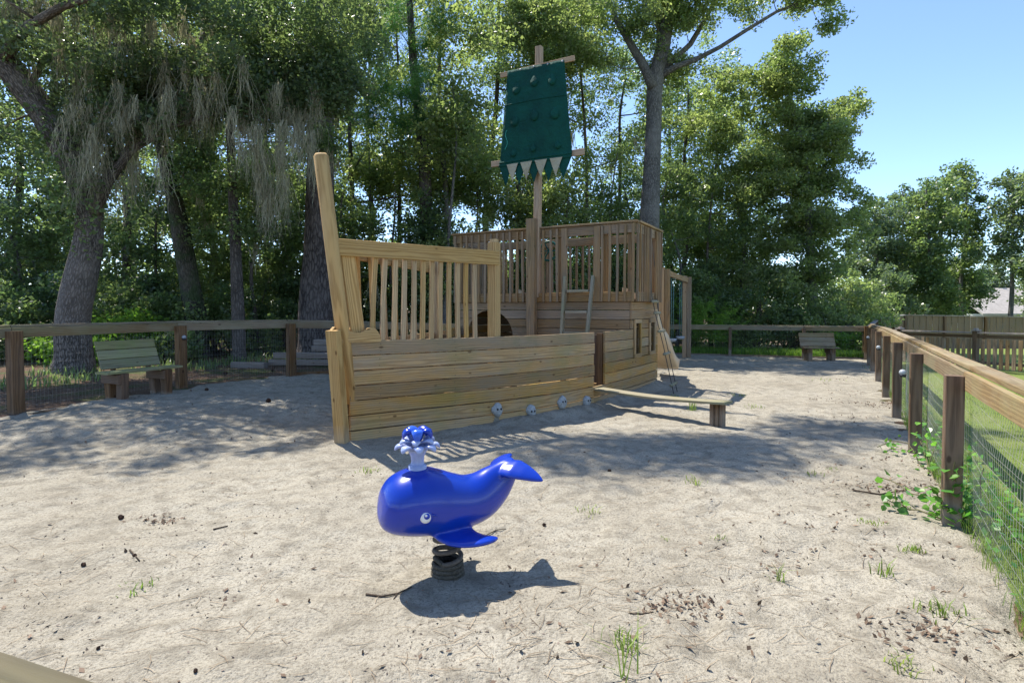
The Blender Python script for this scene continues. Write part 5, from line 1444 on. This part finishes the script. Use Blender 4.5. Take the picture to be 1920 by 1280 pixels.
leafy_vine('climbing_vine', 'leafy green vine sprawling from the nearest fence post over the sand',
           [[gp(1790, 985, .02), gp(1750, 968, .12), gp(1700, 950, .14), gp(1650, 925, .16)], [gp(1790, 985), gp(1740, 985, .05), gp(1700, 965, .06), gp(1662, 960, .10)],
            [gp(1800, 985), Vector((pA.x+.02, pA.y-.05, .30)), Vector((pA.x-.03, pA.y-.1, .52))], [gp(1800, 985), Vector((pA.x+.12, pA.y-.15, .25)), Vector((pA.x+.1, pA.y-.2, .50))],
            [gp(1790, 990), gp(1770, 985, .12), gp(1755, 985, .22)], [gp(1810, 990), gp(1800, 995, .18)]], 24, .068, L_VINE, 71)
leafy_vine('climbing_vine', 'leafy vine at the foot of the second fence post from the camera',
           [[gp(1735, 880), gp(1700, 850, .1), gp(1665, 845, .08), gp(1645, 850, .06)], [gp(1745, 890), gp(1740, 850, .3), gp(1735, 830, .45)], [gp(1740, 890), gp(1755, 880, .35), gp(1765, 900, .4)], [gp(1750, 900), gp(1725, 865, .2)]], 26, .055, L_VINE, 72, .07)
leafy_vine('ivy', 'ivy climbing the upper trunk of the leaning oak',
           [[(X_(px, 12.1), 12.15, Zz(py, 12.1)) for px, py in ((175, 470), (140, 400), (128, 330), (100, 270), (60, 210), (40, 160))], [(X_(px, 12.0), 12.1, Zz(py, 12.0)) for px, py in ((190, 430), (165, 350), (120, 300), (90, 240))],
            [(X_(px, 12.2), 12.2, Zz(py, 12.2)) for px, py in ((110, 420), (120, 380), (90, 330))]], 260, .10, L_MIX, 73, .22)

def tuft(p, n, hh, sp, lv_, label, name='grass_tuft', wd=.004, mat=None, group='grass tufts on the sand'):
    g = gv; t = thing(name, (p.x, p.y, p.z), label, 'grass', group)
    Vs = []; LVs = []
    for k in range(n):
        b = np.array([p.x, p.y, p.z - .01]) + np.append(g.normal(size=2)*sp*.35, 0); a_ = g.random()*6.28; out = np.array([math.cos(a_), math.sin(a_), 0])
        L = hh*g.uniform(.5, 1.15); s_ = np.array([-math.sin(a_), math.cos(a_), 0])*wd; bend = g.uniform(.2, .9)*L
        m1 = b + np.array([0, 0, L*.6]) + out*bend*.3; tp = b + np.array([0, 0, L*g.uniform(.75, 1)]) + out*bend
        Vs += [b - s_, b + s_, m1 + s_*.8, m1 - s_*.8, m1 - s_*.8, m1 + s_*.8, tp + s_*.1, tp - s_*.1]; q = (lv_*.6 + g.random()*.4, g.random(), 0); LVs += [q, q]
    o = quads_obj('blades', np.array(Vs), np.array(LVs), mat or L_GRASS, t); o['kind'] = 'stuff'
    return t
tufts = [(692, 886, 40, .05, .16, .6, 'low grass patch below the bow of the ship, left of the whale spout'), (262, 1102, 34, .05, .15, 0, 'small green weed patch in the left foreground'), (1103, 956, 26, .07, .2, .9, 'thin yellowish grass patch right of the whale tail'), (1300, 905, 24, .09, .14, .9, 'thin upright grass sprigs in the middle of the sand'),
         (1712, 1035, 60, .05, .12, .3, 'small dense grass tuft near the nearest fence post'), (1632, 983, 40, .05, .14, .5, 'low grass tuft left of the sprawling vine'), (1655, 1080, 16, .13, .06, .1, 'tall single weed sprig left of the nearest fence post'), (1460, 1085, 9, .14, .05, .4, 'slim upright grass sprig in the right foreground'),
         (1160, 1210, 18, .10, .12, .2, 'green weed tuft at the bottom centre of the sand'), (1165, 1278, 9, .22, .10, .5, 'tall seeding grass at the bottom edge'), (1755, 1155, 40, .08, .16, .3, 'grass tuft below the nearest fence post at the lower right'), (1385, 742, 26, .08, .2, .6, 'grass patch beyond the end of the balance plank'),
         (1355, 1011, 22, .03, .10, 0, 'tiny flat green sprig on the open sand'), (1412, 768, 26, .07, .25, .7, 'grass patch right of the plank leg'), (1297, 772, 30, .22, .12, .3, 'tall weeds under the balance plank'), (1245, 1010, 10, .03, .08, .9, 'tiny dry sprig on the sand right of the whale'),
         (1530, 890, 16, .05, .14, .4, 'small green tuft in the shadow band on the right'), (1685, 945, 30, .05, .16, .4, 'thin grass under the sprawling vine'), (1265, 747, 26, .10, .12, .3, 'weeds at the foot of the rope ladder'), (1690, 1250, 30, .06, .14, .8, 'dry tuft at the lower right edge'), (1560, 880, 12, .05, .12, .5, 'sprig at the edge of the right shadow'), (1180, 1225, 16, .10, .08, .6, 'short sprig beside the bottom centre weed'), (1550, 715, 30, .08, .5, .7, 'sparse grass in front of the far small bench'), (1640, 690, 40, .12, .4, .3, 'grass at the far end of the right fence')]
for (px, py, n, hh, sp_, lv_, lb) in tufts: tuft(gp(px, py), n, hh, sp_, lv_, lb)
# low weeds growing along the foot of the right fence and on the lawn side
def blades(name, P, hh, wd, g, mat, kind='stuff', tone=.5):
    n = len(P); a_ = g.random(n)*6.28; out = np.stack([np.cos(a_), np.sin(a_), 0*a_], 1); s_ = np.stack([-np.sin(a_), np.cos(a_), 0*a_], 1)*(wd*g.uniform(.6, 1.4, (n, 1)))
    L = hh*g.uniform(.4, 1.2, (n, 1)); tp = P + np.array([0, 0, 1])*L*.9 + out*L*g.uniform(.1, .7, (n, 1)); m_ = P + np.array([0, 0, 1])*L*.55 + out*L*.15
    V = np.concatenate([np.stack([P - s_, P + s_, m_ + s_*.8, m_ - s_*.8], 1), np.stack([m_ - s_*.8, m_ + s_*.8, tp + s_*.08, tp - s_*.08], 1)]).reshape(-1, 3)
    lv = np.stack([np.clip(tone + g.normal(size=n)*.25, 0, 1), g.random(n), 0*a_], 1); o = quads_obj(name, V, np.concatenate([lv, lv]), mat); o['kind'] = kind; return o
def along_fence(n, t0, t1, side0, side1, g, power=1.6):
    t_ = t0 + (t1-t0)*g.random(n)**power; q = side0 + (side1-side0)*g.random(n)
    clus = vnoise(t_*1.7, q*3, 2.5); keep = clus > g.random(n)*.75; t_ = t_[keep]; q = q[keep]
    x = PA.x + FD.x*t_ - inR.x*q; y = PA.y + FD.y*t_ - inR.y*q; return x, y
x, y = along_fence(26000, 2.3, 22, -.03, .42, gv); o = blades('fence_grass', np.stack([x, y, h(x, y)+.0], 1), .16, .0017, gv, L_GRASS, tone=.35); tag(o, 'long grass and weeds growing through the foot of the right fence', 'grass')
x, y = along_fence(30000, 1.5, 15, .3, 5.0, gv, 1.3); o = blades('lawn_grass', np.stack([x, y, h(x, y)+.01], 1), .05, .003, gv, L_GRASS, tone=.75); tag(o, 'short mown lawn grass beyond the right fence', 'grass')
x, y = along_fence(1300, 2.6, 6.5, .0, .35, gv, 1.2); zz_ = h(x, y) + gv.random(len(x))**1.5*.34
Pq = np.stack([x, y, zz_], 1); lvq = np.stack([gv.random(len(x)), gv.random(len(x)), 0*x], 1)
o = quads_obj('fence_weeds', leaf_quads(Pq, .055, .034, .6, gv), lvq, L_VINE); tag(o, 'broad-leaved weeds on the lawn side of the near right fence', 'weeds', None, 'stuff')
# ferns and ground cover in the woods behind the left and far fences
n = 26000; t_ = gv.random(n); w_ = gv.random(n)**.7
px_ = gv.uniform(-200, 1660, n); Yg = np.where(px_ < 620, gv.uniform(10, 22, n), gv.uniform(19, 26, n)); xg = (px_-960)/1050*Yg
dd2 = inside_dist(xg, Yg); keep = (dd2 < -.7) & (vnoise(xg*.8, Yg*.8, 6) > .46) & (dd2 < np.where(px_ < 620, -2.6, -1.0)); xg, Yg = xg[keep], Yg[keep]
o = blades('ground_cover', np.stack([xg, Yg, h(xg, Yg)], 1), .22, .012, gv, L_MIX, tone=.4); tag(o, 'ferns and low green ground cover under the trees behind the fences', 'ground cover')

n = 9000; u_ = gv.random(n); q_ = gv.random(n)**1.5*1.6 + .12; xb = PB.x + (PC.x-PB.x)*u_ - inB.x*q_; yb = PB.y + (PC.y-PB.y)*u_ - inB.y*q_
o = blades('wild_grass', np.stack([xb, yb, h(xb, yb)], 1), .30, .007, gv, L_BRIGHT, tone=.6); tag(o, 'bright wild grass along the outside of the far fence', 'grass')
# ------------------------------------------------------------------ litter on the sand
gd = np.random.default_rng(90)
def scatter(n, y0, y1, power, dens=None):
    Y = y0 + (y1-y0)*gd.random(n)**power; px = gd.uniform(-60, 1980, n); x = (px-960)/1050*Y
    k = inside_dist(x, Y) > .0
    if dens is not None: k &= dens(x, Y) > gd.random(n)
    x, Y = x[k], Y[k]; return x, Y
cl = lambda x, y: .25 + 1.3*np.clip(vnoise(x*1.4, y*1.4, 8) - .45, 0, 1)*1.6
# pine needles
x, y = scatter(5200, 2.3, 15, 1.5, cl); n = len(x); a_ = gd.normal(size=n)*.75 + .1; L = gd.uniform(.03, .09, n)
P0 = np.stack([x, y, hs(x, y)+.004], 1); dr = np.stack([np.cos(a_), np.sin(a_), 0*a_], 1); sd_2 = np.stack([-np.sin(a_), np.cos(a_), 0*a_], 1)*.0017
def on(P, dz=.005): Q = P.copy(); Q[:, 2] = hs(Q[:, 0], Q[:, 1]) + dz; return Q
A0 = on(P0 - dr*L[:, None]); A1 = on(P0 + sd_2*gd.uniform(-6, 6, (n, 1)), .007); A2 = on(P0 + dr*L[:, None])
w2 = sd_2; Vn = np.concatenate([np.stack([A0-w2, A0+w2, A1+w2, A1-w2], 1), np.stack([A1-w2, A1+w2, A2+w2*.5, A2-w2*.5], 1)]).reshape(-1, 3)
lv = np.stack([gd.random(n), gd.random(n), 0*x], 1); o = quads_obj('pine_needles', Vn, np.concatenate([lv, lv]), L_DRY); tag(o, 'dry brown pine needles scattered over the sand', 'pine needles', None, 'stuff')
# bark crumbs
x, y = scatter(24000, 2.2, 14, 1.7, lambda x, y: .10 + 2.4*np.clip(vnoise(x*2.2, y*2.2, 11) - .5, 0, 1)); n = len(x); P0 = np.stack([x, y, hs(x, y)+.003], 1); lv = np.stack([gd.random(n), gd.random(n), 0*x], 1)
sz = (gd.random(n)**4*.012 + .0035)[:, None]
nr = unit(gd.normal(size=(n, 3))*.45 + np.array([0, 0, 1])); d = gd.normal(size=(n, 3)); u = unit(d - nr*(d*nr).sum(1, keepdims=True)); v = np.cross(nr, u)
Vq = np.stack([P0 - u*sz, P0 + v*sz*.45, P0 + u*sz, P0 - v*sz*.45], 1).reshape(-1, 3); o = quads_obj('bark_crumbs', Vq, lv, L_BIT); tag(o, 'tiny dark bark crumbs peppered over the sand', 'bark crumbs', None, 'stuff')
# dead leaves; denser in drifts along the right fence
x, y = scatter(900, 2.3, 14, 1.5, cl); x2, y2 = along_fence(1700, 3, 16, -1.3, .0, gd, 1.2); kk = vnoise(x2*1.2, y2*3.2, 4) > .60; x = np.concatenate([x, x2[kk]]); y = np.concatenate([y, y2[kk]])
x3 = gd.uniform(-9.5, 2, 9000); y3 = gd.uniform(8, 15.5, 9000); d3 = inside_dist(x3, y3); k3 = (d3 < .35) & (d3 > -2.6) & (gd.random(9000) < np.where(d3 > 0, .25, 1)); x = np.concatenate([x, x3[k3]]); y = np.concatenate([y, y3[k3]])
for (cx, cy, r_, m_) in ((1285, 1140, .17, 130), (1700, 915, .30, 260), (290, 975, .12, 60), (1740, 1190, .2, 120), (1130, 720, .2, 0), (1640, 760, .4, 120), (470, 715, .3, 60)):
    c = gp(cx, cy); x = np.concatenate([x, c.x + gd.normal(size=m_)*r_*.9]); y = np.concatenate([y, c.y + gd.normal(size=m_)*r_*.45])
n = len(x); P0 = np.stack([x, y, np.maximum(hs(x, y), h(x, y)-.002)+.008], 1); lv = np.stack([gd.random(n), gd.random(n), 0*x], 1); sz = gd.uniform(.008, .026, (n, 1)); sz[len(x)-1:] = .02
nr = unit(gd.normal(size=(n, 3))*.5 + np.array([0, 0, 1])); d = gd.normal(size=(n, 3)); u = unit(d - nr*(d*nr).sum(1, keepdims=True)); v = np.cross(nr, u)
Vq = np.stack([P0 - u*sz, P0 + v*sz*.45, P0 + u*sz, P0 - v*sz*.45], 1).reshape(-1, 3); o = quads_obj('dead_leaves', Vq, lv, L_DEAD); tag(o, 'brown dead leaves and bark chips lying in drifts on the ground', 'dead leaves', None, 'stuff')

# pine cones
M_CONE = plain('pine_cone', (.075, .045, .032), .9, .1, .5, 40)
def cone(p, r_, label, seed):
    g = np.random.default_rng(seed); V = []; F = []
    ax = unit(np.array([g.normal(), g.normal(), .15])[None])[0]; ax = Vector(ax); s1 = ax.orthogonal().normalized(); s2 = ax.cross(s1); n = 10
    prof = [(-1.1, .25), (-.9, .75), (-.72, .55), (-.55, .95), (-.38, .72), (-.2, 1.0), (0, .75), (.15, .9), (.35, .62), (.55, .72), (.75, .4), (.95, .42), (1.15, .1)]
    for q, (a_, b_) in enumerate(prof):
        for k in range(n):
            t_ = 2*math.pi*k/n + q*.3; rr_ = b_*(1 + g.uniform(-.2, .2)); V.append(tuple(p + Z*r_*.7 + (ax*a_*1.25 + s1*math.cos(t_)*rr_ + s2*math.sin(t_)*rr_)*r_))
    for q in range(len(prof)-1):
        for k in range(n): F.append((q*n+k, q*n+(k+1) % n, (q+1)*n+(k+1) % n, (q+1)*n+k))
    o = mk('pine_cone', V, F, M_CONE); tag(o, label, 'pine cone', 'pine cones on the sand')
for i, (px, py, r_, lb) in enumerate(((227, 971, .021, 'dark round pine cone in the left foreground'), (422, 722, .04, 'dark pine cone left of the left fence corner post'), (512, 712, .04, 'dark pine cone nearest the left fence corner post'), (503, 768, .04, 'dark pine cone on the shaded sand left of the hull'), (252, 1050, .011, 'small cone fragment below the round pine cone'), (157, 1063, .014, 'tiny dark cone at the far left foreground'),
         (1143, 885, .016, 'small dark cone right of the whale tail'), (1020, 982, .014, 'small dark cone left of the sand ripples right of the whale'), (388, 755, .03, 'pine cone halfway between left bench and ship'), (185, 1222, .008, 'reddish cone piece near the near fence cap'), (367, 1275, .009, 'cone at the bottom edge of the sand'))):
    cone(gp(px, py), r_, lb, 500+i)
# sticks
def stick(pts, r_, label):
    t = thing('stick', tuple(gp(*pts[0])), label, 'stick', 'fallen sticks on the sand')
    P_ = [gp(px, py, r_) for px, py in pts]; tube('twig', t, P_, [r_*(1-.5*i/len(P_)) for i in range(len(P_))], M_STICK, 6, .1)
    return t, P_
M_STICK = plain('dark_stick', (.10, .075, .055), .9, .1, .4, 40)
t, P_ = stick([(686, 1117), (715, 1119), (745, 1115), (772, 1106)], .0065, 'thin dark stick lying left of the whale spring')
tube('side_twig', t, [P_[2], gp(738, 1124, .005)], .003, M_STICK, 5)
stick([(905, 1003), (930, 990), (948, 986)], .004, 'short stick behind the whale')
stick([(400, 1000), (415, 996), (427, 992)], .006, 'short dark stick on the left sand')
stick([(244, 1040), (252, 1048), (262, 1058)], .006, 'stubby twig beside the cone fragment')
stick([(1180, 1160), (1205, 1158), (1225, 1150)], .004, 'short stick left of the brown litter patch')
stick([(1600, 920), (1650, 925), (1700, 918)], .008, 'long dark stick near the second fence post')
